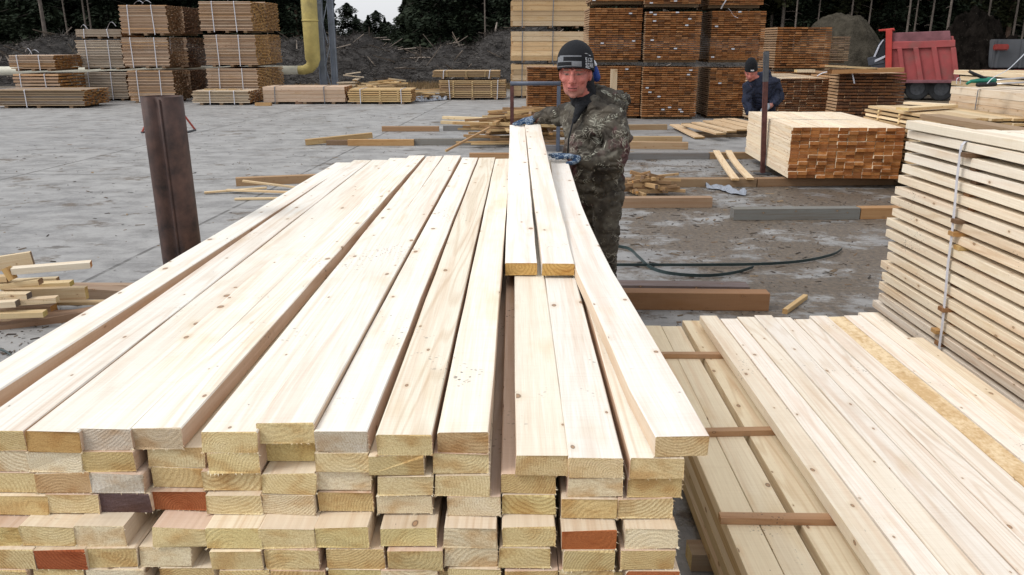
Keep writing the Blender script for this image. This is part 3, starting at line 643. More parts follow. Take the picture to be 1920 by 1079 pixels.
# ---------------------------------------------------------------- heaps of offcuts: every piece on its own
def offcut(lab, p, q, w, h, grp, tint=None, end=None, side=None):
    return one_board('offcut', lab, 'offcut', p, q, w, h, grp, tint=tint or random.choice([(.56, .40, .20), (.66, .54, .36), (.44, .29, .14), (.60, .46, .27)]), end=end or random.choice([(.50, .27, .09), (.45, .30, .14), (.22, .15, .10)]), cham=.0015, side=side)
G1 = 'offcuts heaped at the left edge'
fg = [ # label, a, b, Y, w, h, tint, end  (a, b: seen middle of the top face)
 ('long brown beam at the foot of the left heap', (-80, 622), (205, 573), (4.75, 5.1), .10, .10, (.26, .165, .105), None),
 ('grey-topped beam behind the heap, running toward the big stack', (125, 535), (330, 548), (5.5, 5.5), .11, .085, (.30, .22, .16), None),
 ('thin flat board on the grey-topped beam', (60, 532), (262, 533), (5.7, 5.6), .07, .018, (.33, .24, .17), (.2, .14, .1)),
 ('pale narrow board sticking out right, below the thick block', (40, 566), (240, 564), (5.2, 5.2), .06, .022, (.60, .45, .26), None),
 ('second brown beam, half hidden behind the first one', (70, 586), (230, 582), (5.05, 5.1), .09, .05, (.30, .19, .12), None),
 ('thick pale block with a yellow end, middle of the heap', (10, 542), (161, 538), (5.1, 5.15), .05, .085, (.56, .44, .28), (.55, .42, .18)),
 ('pale board end with a yellow face, above the thick block', (5, 534), (134, 527), (5.15, 5.2), .07, .034, (.62, .50, .30), (.50, .40, .12)),
 ('long pale board lying topmost, cut slanting with an orange end', (22, 502), (170, 490), (5.0, 5.15), .075, .042, (.74, .66, .52), (.48, .22, .07)),
 ('tilted pale plank standing highest at the frame\'s edge', (-60, 490), (57, 472), (5.2, 5.3), .035, .10, (.66, .54, .36), (.24, .17, .11)),
 ('board with a brown end, under the slanting topmost board', (-40, 536), (75, 523), (5.0, 5.02), .06, .036, (.60, .48, .30), (.30, .19, .11)),
 ('little wedge-ended board behind the brown-ended one', (-10, 526), (108, 520), (5.3, 5.35), .05, .028, (.66, .55, .37), (.30, .18, .09)),
 ('board with a dark grey end at the left edge', (-60, 549), (54, 549), (4.92, 4.92), .06, .042, (.64, .53, .36), (.13, .11, .10)),
 ('small board with a dark end below the grey-ended one', (-70, 570), (32, 563), (4.82, 4.85), .06, .04, (.66, .56, .42), (.15, .12, .10)),
 ('clean pale board end in the middle of the heap', (20, 562), (107, 556), (4.9, 4.95), .06, .038, (.66, .56, .40), (.62, .50, .30)),
 ('low board with a pale yellow end, just above the long beam', (-60, 588), (84, 583), (4.8, 4.85), .065, .036, (.56, .44, .26), (.55, .45, .18)),
 ('flat board against the long beam at the heap\'s foot', (-60, 602), (60, 597), (4.9, 4.95), .09, .03, (.44, .32, .21), None),
 ('dark inner piece in shadow under the heap', (-20, 575), (100, 572), (5.1, 5.1), .08, .05, (.30, .20, .13), None),
 ('stubby piece with an orange sawn face by the topmost board', (16, 500), (30, 522), (4.98, 4.98), .05, .04, (.52, .34, .14), (.5, .3, .1)),
 ('short brown-ended stub at the left edge', (-50, 516), (16, 517), (5.02, 5.0), .05, .04, (.55, .42, .25), (.22, .12, .07))]
for lab, a, b, (ya, yb), w, h, tn, en in fg:
    offcut(lab, D(*a, ya), D(*b, yb), w, h, G1, tn, en)
def heap(n, cx, cy, sx, sy, hmax, lab, grp, lmin, lmax, ang=.25, w=(.035, .07), tn=None):
    for i in range(n):
        f = (i+.5)/n; z = .02+hmax*f
        s = 1-.55*f
        x, y = cx+random.uniform(-sx, sx)*s, cy+random.uniform(-sy, sy)*s
        a = random.uniform(-ang, ang)+(math.pi/2 if random.random() < .12 else 0); L = random.uniform(lmin, lmax)/2; tz = random.uniform(-.05, .05)*f
        d = Vector((math.cos(a)*L, math.sin(a)*L, tz))
        offcut(lab, Vector((x, y, z+.03))-d, Vector((x, y, z+.03))+d, random.uniform(*w), random.uniform(.025, .05), grp, tn and random.choice(tn))
c = W(985, 276)
heap(85, c.x, c.y+.35, 1.0, .45, .62, 'one of the short offcuts heaped behind the held boards', 'offcuts heaped in the rack', .5, 1.3, .25, (.035, .07), [(.44, .29, .14), (.52, .38, .20), (.34, .21, .10), (.28, .18, .10)])
c = W(1232, 372)
heap(34, c.x-.03, c.y+.3, .28, .12, .20, 'one of the small offcuts heaped right of the worker\'s thighs', 'small offcuts on the timber', .2, .5, .6, (.025, .05), [(.32, .20, .10), (.40, .27, .14), (.24, .15, .08)])
c = D(725, 162, 27.5)
heap(26, c.x, 27.2, .9, .3, .62, 'one of the splintered slats piled behind the low tan package', 'splintered slats in the yard', .6, 1.4, .9, (.05, .09))
c = D(790, 176, 26.5)
heap(10, c.x+.1, 26.9, .5, .2, .3, 'one of the slats strewn left of the wide tan package', 'strewn slats', .8, 1.3, .4, (.06, .1))
c = D(655, 160, 29)
heap(8, c.x, 29, .5, .2, .8, 'one of the pale blocks piled beside the steel column', 'pale blocks by the column', .5, .9, .5, (.15, .2), [(.66, .56, .42)])
c = D(420, 168, 25.3)
for i, x in enumerate((395, 412, 440)):
    p = D(x, 168, 25.2); offcut('scrap block lying on the low flat package', p+Vector((-.18, 0, .02)), p+Vector((.2, .05, .0)), .2, .1, 'scraps on the low flat package', (.45, .33, .17))
# scattered wood chips and bark
def chips():
    bm = newbm(); uvl = bm.loops.layers.uv.verify(); cl = bm.loops.layers.float_color['tint']
    for i in range(6500):
        if random.random() < .62: x, y = random.uniform(.3, 5.5), random.uniform(3.6, 13)
        else: x, y = random.uniform(-9, 3), random.uniform(3.2, 22)
        if random.random() < .18:
            x, y = random.uniform(-3.4, -1.3), random.uniform(3.5, 5.5)
        a = random.uniform(0, 6.3); L = random.choice([.006, .008, .012, .015, .035])*random.uniform(.6, 1.5)*(1 if y > 6 else .55); w = L*random.uniform(.12, .45); h = random.uniform(.002, .007)
        c_, s_ = math.cos(a), math.sin(a); z = gz(x, y)+.002
        v = [bm.verts.new((x+c_*u*L-s_*t*w, y+s_*u*L+c_*t*w, z+hh)) for u, t, hh in ((-1, -1, 0), (1, -.6, 0), (1, .6, h), (-1, 1, h*.6))]
        f = bm.faces.new(v); tn = (.30, .22, .13) if random.random() < .08 and y > 6 else random.choice([(.16, .12, .08), (.13, .10, .07), (.10, .075, .055), (.05, .04, .035), (.18, .12, .075), (.05, .04, .035), (.04, .035, .03)])
        for l in f.loops: l[cl] = (*tn, random.random()); l[uvl].uv = (0, 0)
    props(obj('wood_chips', bm, WE), 'bark crumbs and wood chips strewn over the concrete', 'litter', kind='stuff')
chips()
# ---------------------------------------------------------------- metal things
RUST = plain('rusty_steel', (.060, .034, .028), .62, .2, .6, 14, .002, dark=(.026, .020, .020)); RUST2 = plain('red_rust', (.085, .034, .03), .6, .1, .4, 10)
BLUEG = plain('blue_grey_paint', (.085, .10, .135), .45, .1, .2, 12); DGREY = plain('dark_steel', (.09, .095, .105), .5, .4, .3, 9)
REDP = plain('red_paint', (.24, .035, .028), .45, 0, .15, 6)
def pipe_post():
    """steel post of two rolled shells with a groove between them, open at the top"""
    top, bot = D(303, 181, 3.2), Vector((0, 0, 0)); r = .078; hgt = D(303, 181, 3.2).z
    bx = D(353, 548, 3.2).x
    root = empty('steel_post', (bx, 3.2, 0), 'thick rusty steel post leaning beside the big stack', 'post')
    bm = newbm(); N = 48; lean = top.x-bx
    def prof(rr):
        o = []
        for k in range(N):
            a = 2*math.pi*k/N; d = (a-math.radians(268)+math.pi) % (2*math.pi)-math.pi
            q = rr*(1-.32*math.exp(-(d/.26)**2))
            o.append((q*math.cos(a), q*math.sin(a)))
        return o
    outer, inner = prof(r), prof(r-.007); rows = []
    for i in range(9):
        f = i/8; rows.append([bm.verts.new((x+lean*f, y, hgt*f)) for x, y in outer])
    for f in (1, .4): rows.append([bm.verts.new((x+lean*f, y, hgt*f+(.0 if f == 1 else 0))) for x, y in inner])
    for a, b in zip(rows, rows[1:]):
        for k in range(N): bm.faces.new((a[k], a[(k+1) % N], b[(k+1) % N], b[k]))
    o = obj('pipe', bm, RUST, root, True)
    bm = newbm(); tube(bm, [(lean*i/6+.017, -r*.90, hgt*i/6*.995) for i in range(7)], .005, 6); obj('weld_seam', bm, RUST, root, True)
    bm = newbm(); box(bm, (0, 0, .006), (.3, .3, .012), bev=.003); obj('base_plate', bm, RUST, root)
    bm = newbm(); tube(bm, [(.07+.05*math.sin(a), .03, .34+.03*math.cos(a)) for a in [k*.5 for k in range(13)]], .005, 6); obj('wire_loop', bm, DGREY, root, True)
pipe_post()
def bar_obj(name, parts, root):
    for nm, pts, r, m in parts:
        bm = newbm(); tube(bm, pts, r, 10); obj(nm, bm, m, root, True)
def post_thing():
    b = W(1430, 327); t_ = D(1437, 97, b.y)
    root = empty('rack_post', (b.x, b.y, 0), 'thin rusty upright post in front of the bending worker', 'post')
    ln_ = t_.x-b.x; h = t_.z; rt = Matrix.Rotation(math.atan2(ln_, h), 3, 'Y'); bm = newbm(); box(bm, (ln_/2, 0, h/2), (.062, .062, h), rt, bev=.006); obj('shaft', bm, RUST2, root)
    bm = newbm(); box(bm, (ln_*(1-.2/h), 0, h-.2), (.066, .066, .4), rt, bev=.006); obj('painted_top', bm, DGREY, root)
    bm = newbm(); box(bm, (0, 0, .01), (.22, .16, .02), bev=.004); obj('foot_plate', bm, DGREY, root)
    bm = newbm(); tube(bm, [(.03, -.035, h*.42), (.045, -.05, h*.40), (.04, -.045, h*.2), (.035, -.035, .1)], .006, 6); obj('wire', bm, DGREY, root)
post_thing()
def rack():
    Y = 13.7; a = D(960, 157, Y); b = D(1048, 157, Y)
    root = empty('pipe_rack', ((a.x+b.x)/2, Y, 0), 'U-shaped pipe rack, red post and blue-grey crossbar, left of the worker', 'rack')
    hx = (b.x-a.x)/2; h = a.z
    for nm, cx, m in (('post', -hx, RUST2), ('post', hx, BLUEG)):
        bm = newbm(); box(bm, (cx, 0, h/2-.02), (.062, .06, h-.04), bev=.006); obj(nm, bm, m, root)
    bm = newbm(); tube(bm, [(-hx-.03, 0, h), (hx+.03, 0, h)], .036, 12); obj('crossbar', bm, BLUEG, root, True)
rack()
p = D(1151, 130, 12.6)
bm = newbm(); board(bm, (p.x, 12.6, p.z), (p.x, 12.6, 0), .10, .06, tint=(.50, .40, .28), end=(.6, .48, .3), side=(1, 0, 0), cham=.004)
props(centre(obj('wooden_stake', bm, WM)), 'pale wooden stake standing up behind the worker\'s hood', 'stake')
def trestle():
    a, b = W(268, 250), W(365, 246); c_ = (a+b)/2
    root = empty('trestle', (c_.x, c_.y, 0), 'small red trestle half hidden behind the rusty post', 'trestle')
    hx = (b.x-a.x)/2
    for s in (-1, 1):
        for t in (-1, 1):
            bm = newbm(); tube(bm, [(s*hx, t*.25, .02), (s*(hx-.30), t*.05, .62)], .022, 8); obj('leg', bm, plainred, root)
        bm = newbm(); tube(bm, [(s*hx, -.27, .02), (s*hx, .27, .02)], .02, 8); obj('foot_bar', bm, DGREY, root)
    bm = newbm(); box(bm, (0, 0, .63), (2*hx-.5, .08, .06), bev=.005); obj('top_rail', bm, plainred, root)
plainred = plain('worn_red', (.33, .07, .05), .5, 0, .3)
trestle()
# heating main: yellow insulated riser with a white horizontal run
YEL = plain('yellow_insulation', (.50, .41, .15), .9, 0, .22, 2.2, .03, grime=.55); WHI = plain('white_insulation', (.62, .60, .50), .7, 0, .15, 2, .01, grime=.3)
def pipes():
    Y = 30.; b = D(588, 133, Y); t_ = D(590, 0, Y)
    root = empty('insulated_pipe', (b.x, Y, 0), 'tall yellow insulated pipe with a bend beside the steel column', 'pipe')
    r = D(605, 60, Y).x-D(575, 60, Y).x; r /= 2
    pts = [(-.62, 0, b.z+.02), (-.36, 0, b.z+.02), (-.14, 0, b.z+.09), (-.02, 0, b.z+.24), (.0, 0, b.z+.40), (0, 0, 4.5), (0, 0, 9)]
    rr = [.15, .16, .19, .22, .27, r, r]
    bm = newbm(); tube(bm, pts, rr, 20); obj('riser', bm, YEL, root, True)
    for z in (1.7, 3.0, 4.4, 6):
        bm = newbm(); tube(bm, [(0, 0, b.z+z), (0, 0, b.z+z+.05)], r+.008, 20); obj('band', bm, YEL, root, True)
    bm = newbm(); tube(bm, [(-.55, 0, b.z+.02), (-24, 0, b.z-.04)], .155, 16); obj('horizontal_run', bm, WHI, root, True)
    for x in (-3, -9, -15, -21):
        bm = newbm(); box(bm, (x, 0, (b.z-.2)/2), (.2, .3, b.z-.2), bev=.02); obj('pipe_support', bm, DGREY, root)
pipes()
def column():
    Y = 31.; a = D(601, 160, Y); b = D(634, 160, Y); w = b.x-a.x
    root = empty('steel_column', ((a.x+b.x)/2, Y, 0), 'blue-grey latticed steel column next to the yellow pipe', 'column')
    COL = plain('grey_blue_steel', (.20, .225, .27), .5, .3, .25, 3); x = w/2; H_ = 8.5
    bm = newbm(); box(bm, (-x+.13, 0, H_/2), (.26, .02, H_)); box(bm, (-x+.01, 0, H_/2), (.018, .2, H_)); box(bm, (-x+.25, -.001, H_/2), (.018, .2, H_)); obj('channel', bm, COL, root)
    bm = newbm(); box(bm, (x-.10, 0, H_/2), (.19, .02, H_)); box(bm, (x-.01, 0, H_/2), (.018, .2, H_)); box(bm, (x-.2, -.001, H_/2), (.018, .2, H_)); obj('channel', bm, COL, root)
    k = 0; z = .3
    while z < H_-.7:
        bm = newbm(); s = 1 if k % 2 else -1; tube(bm, [(-x*.2*s, -.06, z), (x*.4*s+.02, -.06, z+.75)], .02, 6); obj('lattice_bar', bm, COL, root); z += .75; k += 1
    for z in (.8, 2.0, 3.2, 4.4, 5.6):
        bm = newbm(); box(bm, (-x+.13, -.02, z), (.25, .03, .05)); obj('batten_plate', bm, COL, root)
    bm = newbm(); box(bm, (0, 0, .03), (w+.3, .5, .06)); obj('base_plate', bm, COL, root)
column()
# ---------------------------------------------------------------- strapping tool, free straps, hose, film
HOSE = plain('green_strap', (.035, .055, .058), .35, 0, .2, 20)
def gcurve(pts, z=.012): return [W(x, y, z) for x, y in pts]
def smooth_pts(P, n=6):
    P = [Vector(p) for p in P]; out = []
    for i in range(len(P)-1):
        p0, p1, p2, p3 = P[max(i-1, 0)], P[i], P[i+1], P[min(i+2, len(P)-1)]
        for k in range(n):
            t = k/n; out.append(.5*((2*p1)+(p2-p0)*t+(2*p0-5*p1+4*p2-p3)*t*t+(3*p1-p0-3*p2+p3)*t**3))
    return out+[P[-1]]
bm = newbm(); ribbon(bm, smooth_pts(gcurve([(1120, 463), (1150, 462), (1178, 466), (1197, 482), (1222, 503), (1265, 514), (1330, 517), (1380, 511), (1413, 501)], .02)), .028, (.15, -.2, 1), .003)
props(centre(obj('strap_coil', bm, HOSE)), 'dark green strap curling in an S on the wet concrete', 'strap')
bm = newbm(); ribbon(bm, smooth_pts(gcurve([(1110, 497), (1200, 497), (1330, 497), (1440, 495), (1510, 489), (1560, 478), (1579, 467)], .02)), .026, (0, -.2, 1), .003)
props(centre(obj('strap_coil', bm, HOSE)), 'long dark green strap ending in a bow on the right', 'strap')
bm = newbm(); tube(bm, smooth_pts(gcurve([(-30, 650), (0, 655), (22, 668), (26, 690), (5, 700), (-30, 702)], .012)), .007, 6)
props(centre(obj('cord', bm, HOSE, smooth=True)), 'loop of thin green cord below the left heap', 'cord')
def film(name, label, pts, seed, hgt=.05):
    """crumpled plastic film"""
    t = NT('plastic_film_'+str(seed), .25); t.b.inputs['Base Color'].default_value = (.22, .24, .28, 1)
    bm = newbm(); P = [W(*p) for p in pts]; n = len(P)//2; nx, ny = 24, 7; g = []
    for j in range(ny):
        row = []
        for i in range(nx):
            f = i/(nx-1)*(n-1); k = min(int(f), n-2); u = f-k
            a = P[k].lerp(P[k+1], u); b = P[n+k].lerp(P[n+k+1], u); q = a.lerp(b, j/(ny-1))
            q.z = .012+hgt*abs(noise.noise(Vector((q.x*9, q.y*7, seed))))*(1 if 0 < j < ny-1 else .2); row.append(bm.verts.new(q))
        g.append(row)
    for j in range(ny-1):
        for i in range(nx-1): bm.faces.new((g[j][i], g[j][i+1], g[j+1][i+1], g[j+1][i]))
    o = obj(name, bm, t.m); m = o.modifiers.new('s', 'SOLIDIFY'); m.thickness = .004
    props(centre(o), label, 'plastic film')
film('plastic_film', 'crumpled bluish plastic film lying by the small offcuts', [(1322, 352), (1345, 349), (1370, 357), (1399, 366), (1325, 356), (1345, 357), (1372, 366), (1398, 369)], 3, .09)
film('plastic_film', 'whitish crumpled film before the wide tan package', [(775, 188), (795, 182), (815, 184), (838, 187), (778, 192), (798, 192), (815, 190), (838, 188.5)], 8, .25)
def tool():
    Y = 9.9; G = plain('green_casting', (.02, .17, .12), .4, .2, .15); BK = plain('black_rubber', (.012, .012, .014), .55); SR = plain('chrome_rod', (.45, .45, .47), .3, .7, .1)
    o = D(1840, 156, Y); root = empty('strapping_tool', o, 'green hand strapping tool with black grips on the pale package', 'tool')
    def q(x, y, dy=0.): return D(x, y, Y+dy)-o
    bm = newbm(); tube(bm, [q(1812, 158), q(1820, 153), q(1835, 152), q(1855, 151), q(1866, 152)], [.015, .021, .03, .039, .033], 10); obj('body', bm, G, root, True)
    bm = newbm(); tube(bm, [q(1817, 134), q(1826, 139), q(1846, 147), q(1856, 150)], [.017, .02, .02, .017], 8); obj('lever', bm, BK, root, True)
    bm = newbm(); tube(bm, [q(1831, 159.5, -.05), q(1836, 159.5, -.05), q(1862, 158.5, -.05), q(1868, 158.5, -.05)], [.021, .028, .027, .021], 10); obj('grip', bm, BK, root, True)
    bm = newbm(); tube(bm, [q(1868, 158, -.05), q(1935, 154, -.05)], .011, 8); obj('rod', bm, SR, root, True)
    bm = newbm(); tube(bm, [q(1864, 151), q(1935, 145)], .011, 8); obj('rod', bm, SR, root, True)
tool()
bm = newbm(); ribbon(bm, smooth_pts([D(1851, 157, 9.6), D(1862, 146, 9.6), D(1888, 132, 9.5), D(1905, 117, 9.4), D(1926, 96, 9.3)]), .02, (0, 1, 0), .002)
props(centre(obj('free_strap', bm, plain('silver_strap', (.42, .45, .50), .4))), 'free end of strap rising in a curve at the right edge', 'strap')
bm = newbm(); ribbon(bm, smooth_pts([D(1793, 158, 11.), D(1794, 149, 11.), D(1798, 145.5, 11.), D(1801, 149, 11.), D(1800, 158, 11.)]), .045, (.3, 1, 0), .002)
props(centre(obj('free_strap', bm, STRAPW)), 'small white strap loop standing left of the green tool', 'strap')
# ---------------------------------------------------------------- red tipper truck
def truck():
    Y = 36.; RD = plain('faded_truck_red', (.30, .062, .062), .65, 0, .2, 1.3, .02, grime=.75); RB = plain('bright_truck_red', (.40, .045, .035), .55, 0, .15, 2, grime=.35)
    TY = plain('tyre_rubber', (.028, .030, .033), .85, 0, .25, 6); WC = plain('cab_body', (.035, .038, .05), .5, 0, .1, 2, grime=.3); GL = NT('dark_glass', .6); GL.b.inputs['Base Color'].default_value = (.012, .015, .02, 1); GL = GL.m
    GM = plain('grimed_rail', (.17, .07, .08), .7, 0, .35, 2)
    o = D(1735, 155, Y); g = gz(o.x, Y); o.z = g
    root = empty('tipper_truck', o, 'red tipper truck with an empty ribbed body, parked behind the stacks', 'truck')
    nv = Vector((.425, .905, 0)); K = o.x*.425+Y*.905
    def q(x, y, dy=0.):                  # on the plane of the truck's side, which squarely faces the lane
        d = ray(x, y); k = K/(d[0]*.425+d[1]*.905)
        return Vector((d[0]*k, d[1]*k, CAMH+d[2]*k))+nv*dy-o
    def slab(name, P, th, mat, par=root, dy=0.):
        bm = newbm(); v = [bm.verts.new(q(x, y, dy)) for x, y in P]; w = [bm.verts.new(q(x, y, dy)+nv*th) for x, y in P]
        n = len(P); bm.faces.new(v); bm.faces.new(w[::-1])
        for i in range(n): bm.faces.new((v[i], v[(i+1) % n], w[(i+1) % n], w[i]))
        bmesh.ops.recalc_face_normals(bm, faces=bm.faces)
        bmesh.ops.bevel(bm, geom=list(bm.edges), offset=.015, segments=1, affect='EDGES')
        return obj(name, bm, mat, par)
    side = slab('body_side', [(1672, 78), (1790, 78), (1798, 154), (1692, 154), (1672, 148)], .12, RD)
    slab('body_side', [(1676, 62), (1745, 60), (1790, 70), (1795, 140), (1690, 140)], .12, RB, dy=2.3)
    slab('body_floor', [(1690, 148), (1797, 150), (1797, 156), (1690, 156)], 2.2, GM, dy=.05)
    slab('top_board', [(1673, 62), (1781, 58), (1784, 79), (1673, 82)], .10, GM, dy=.02)
    slab('top_rail', [(1672, 80), (1791, 75), (1791, 88), (1672, 93)], .12, RD, dy=-.10)
    for a, b, wd in ((1682, 1690, 9), (1712, 1722, 10), (1746, 1756, 10), (1782, 1789, 10)):
        slab('rib', [(a, 90), (a+wd, 89), (b+wd, 153), (b, 153)], .16, RD, dy=-.14)
    slab('lower_rail', [(1690, 150), (1797, 150), (1798, 156), (1690, 156)], .12, GM, dy=-.16)
    slab('front_wall', [(1661, 56), (1673, 54), (1672, 128), (1660, 128)], 2.4, RB, dy=-.16)
    slab('cab_guard', [(1647, 56), (1677, 53), (1677, 57.5), (1648, 59)], 2.3, RB, dy=-.12)
    slab('tailgate', [(1783, 68), (1788, 68), (1799, 150), (1795, 152)], 2.3, RD, dy=.08)
    cab = slab('cab', [(1633, 112), (1639, 105), (1647, 85), (1655, 74), (1662, 71), (1662, 160), (1631, 160)], 2.1, WC, dy=.1)
    slab('side_window', [(1641, 112), (1651, 88), (1657, 80), (1660, 79), (1660, 106)], .03, GL, cab, dy=.07)
    slab('windscreen', [(1639, 106), (1647, 85), (1654, 75), (1652.5, 74), (1645.5, 84), (1637.5, 105)], 1.8, GL, cab, dy=.25)
    WP = plain('white_cab_trim', (.42, .44, .5), .5, 0, .1, 3, grime=.3)
    slab('pillar', [(1637.5, 107), (1647, 85.5), (1655.5, 74.5), (1658, 75), (1650, 86.5), (1641, 108)], .06, WP, cab, dy=.03)
    slab('door_stripe', [(1640, 113), (1660, 104), (1660, 108.5), (1640, 118)], .04, WP, cab, dy=.03)
    slab('bonnet_panel', [(1626, 109), (1640, 106), (1658, 112), (1658, 119), (1628, 124)], .04, plain('cab_dark', (.05, .055, .07), .4), cab, dy=.07)
    slab('chassis', [(1660, 158), (1796, 157), (1796, 168), (1660, 168)], .9, TY, dy=.7)
    slab('mudguard', [(1688, 158), (1697, 158), (1694, 190), (1688, 190)], .5, TY, dy=.1)
    rad = .52; tv = Vector((.905, -.425, 0))
    for x in (1721, 1767, 1640):
        for yy in (.35, 1.95):
            c_ = q(x, 160, yy); c_.z = rad
            bm = newbm(); prof = [(.30, -.14), (rad-.05, -.16), (rad, -.11), (rad, .11), (rad-.05, .16), (.30, .14)]; N = 28; rg = []
            for r_, d in prof: rg.append([bm.verts.new(c_+tv*(r_*math.cos(2*math.pi*k/N))+nv*d+Vector((0, 0, r_*math.sin(2*math.pi*k/N)))) for k in range(N)])
            for a, b in zip(rg, rg[1:]):
                for k in range(N): bm.faces.new((a[k], a[(k+1) % N], b[(k+1) % N], b[k]))
            tyre = obj('wheel', bm, TY, root, True)
            bm = newbm(); tube(bm, [c_-nv*.08, c_+nv*.1], .3, 20); tube(bm, [c_-nv*.13, c_-nv*.07], .1, 12); obj('rim', bm, DGREY, tyre)
truck()
def trailer():
    Y = 40.; GP = plain('grey_panel', (.085, .09, .10), .6, 0, .2, 1, grime=.4)
    a = D(1868, 74, Y); root = empty('grey_trailer', (a.x+3, Y+1, gz(a.x, Y)), 'grey high-sided trailer with a red piece behind the dark earth heap', 'trailer'); o = root.location
    z0 = D(1850, 128, Y).z
    bm = newbm(); box(bm, (0, 0, (a.z+z0)/2-o.z), (6.2, 2.2, a.z-z0), bev=.04); obj('body', bm, GP, root)
    for i in range(6):
        bm = newbm(); box(bm, (-2.9+i*1.15, -1.14, (a.z+z0)/2-o.z), (.12, .1, a.z-z0-.02), bev=.02); obj('rib', bm, GP, root)
    bm = newbm(); c_ = D(1900, 89, Y-1.2); box(bm, (c_.x-o.x, -1.22, c_.z-o.z), (.75, .12, .28), bev=.05); obj('red_panel', bm, REDP, root)
    bm = newbm(); box(bm, (-2.2, -1.0, z0-o.z-.2), (8.5, .3, .28), bev=.03); obj('frame_rail', bm, plain('dark_red', (.16, .03, .03), .6), root)
    for x in (-2.2, 1.2, 2.3):
        bm = newbm(); tube(bm, [(x, -1.1, .5), (x, -.75, .5)], .5, 20); obj('wheel', bm, DGREY, root, True)
trailer()
# ---------------------------------------------------------------- heaps, brushwood bank
def mound(name, label, cat, cx, cy, rx, ry, h, mat, seed, power=1.6, rough=.12, kind=None, skew=0.):
    bm = newbm(); nx, ny = 120, 80; g = []
    for j in range(ny):
        row = []
        for i in range(nx):
            u, v = -1.05+2.1*i/(nx-1), -1.05+2.1*j/(ny-1)
            x, y = cx+u*rx, cy+v*ry; us = u-skew*(1-abs(u)) if skew else u
            d = min(1., math.hypot(us, v)); z = h*max(0., 1-d**power)
            z += rough*h*(noise.fractal(Vector((x*.9, y*.9, seed)), .75, 2.3, 7))*min(1, (1-d)*4)
            row.append(bm.verts.new((x, y, gz(x, y)-.03+max(z, 0))))
        g.append(row)
    for j in range(ny-1):
        for i in range(nx-1): bm.faces.new((g[j][i], g[j][i+1], g[j+1][i+1], g[j+1][i]))
    o = obj(name, bm, mat, smooth=True); centre(o); return props(o, label, cat, None, kind)
def earth(name, a, b, spots=None):
    t = NT(name, 1.); t.b.inputs['Specular IOR Level'].default_value = 0.; p = t.n('NewGeometry').outputs['Position']
    k = t.mix(t.step(t.noise(p, 2.2, 7, .7), .35, .68), a, b)
    k = t.mix(t.step(t.noise(p, 14, 3, .7), .66, .72), k, spots or b)
    return t.out(k, bump=t.noise(p, 7, 6, .75), dist=.12, strength=.9)
c = D(1572, 90, 44.); mound('covered_heap', 'grey-green covered heap beyond the brown packages', 'heap', c.x, 44., 3.2, 3., 4.0, earth('grey_cover', (.035, .031, .024), (.085, .075, .058)), 2, 2.2, .05)
c = D(1832, 90, 42.); mound('earth_heap', 'dark heap of earth behind the red truck', 'heap', c.x+.7, 42., 4.4, 3., 4.2, earth('dark_earth', (.004, .0035, .003), (.017, .014, .012), (.10, .09, .075)), 5, 1.15, .30, skew=-.3)
for lab, pts in (('white strap end hanging over the dark package by the truck', [D(1594, 138, 18.7), D(1597, 137, 18.7), D(1600, 146, 18.65), D(1602, 157, 18.65)]),
                 ('loose white strap hanging off the right orange tower', [D(1352, 17, 19.85), D(1356, 9, 19.8), D(1361, 0, 19.8), D(1360, -12, 19.8)]),
                 ('short curled white strap on the face of the right orange tower', [D(1366, 16, 19.85), D(1371, 22, 19.8), D(1376, 30, 19.8), D(1384, 34, 19.85)]),
                 ('white strap loop lying on the wide dark package', [D(1532, 143, 19.35), D(1540, 138, 19.3), D(1552, 135, 19.5), D(1557, 138, 19.6)])):
    bm = newbm(); ribbon(bm, smooth_pts(pts, 4), .035, (1, .3, 0) if 'hang' in lab else (0, 1, .4), .003); props(centre(obj('free_strap', bm, STRAPW)), lab, 'strap')
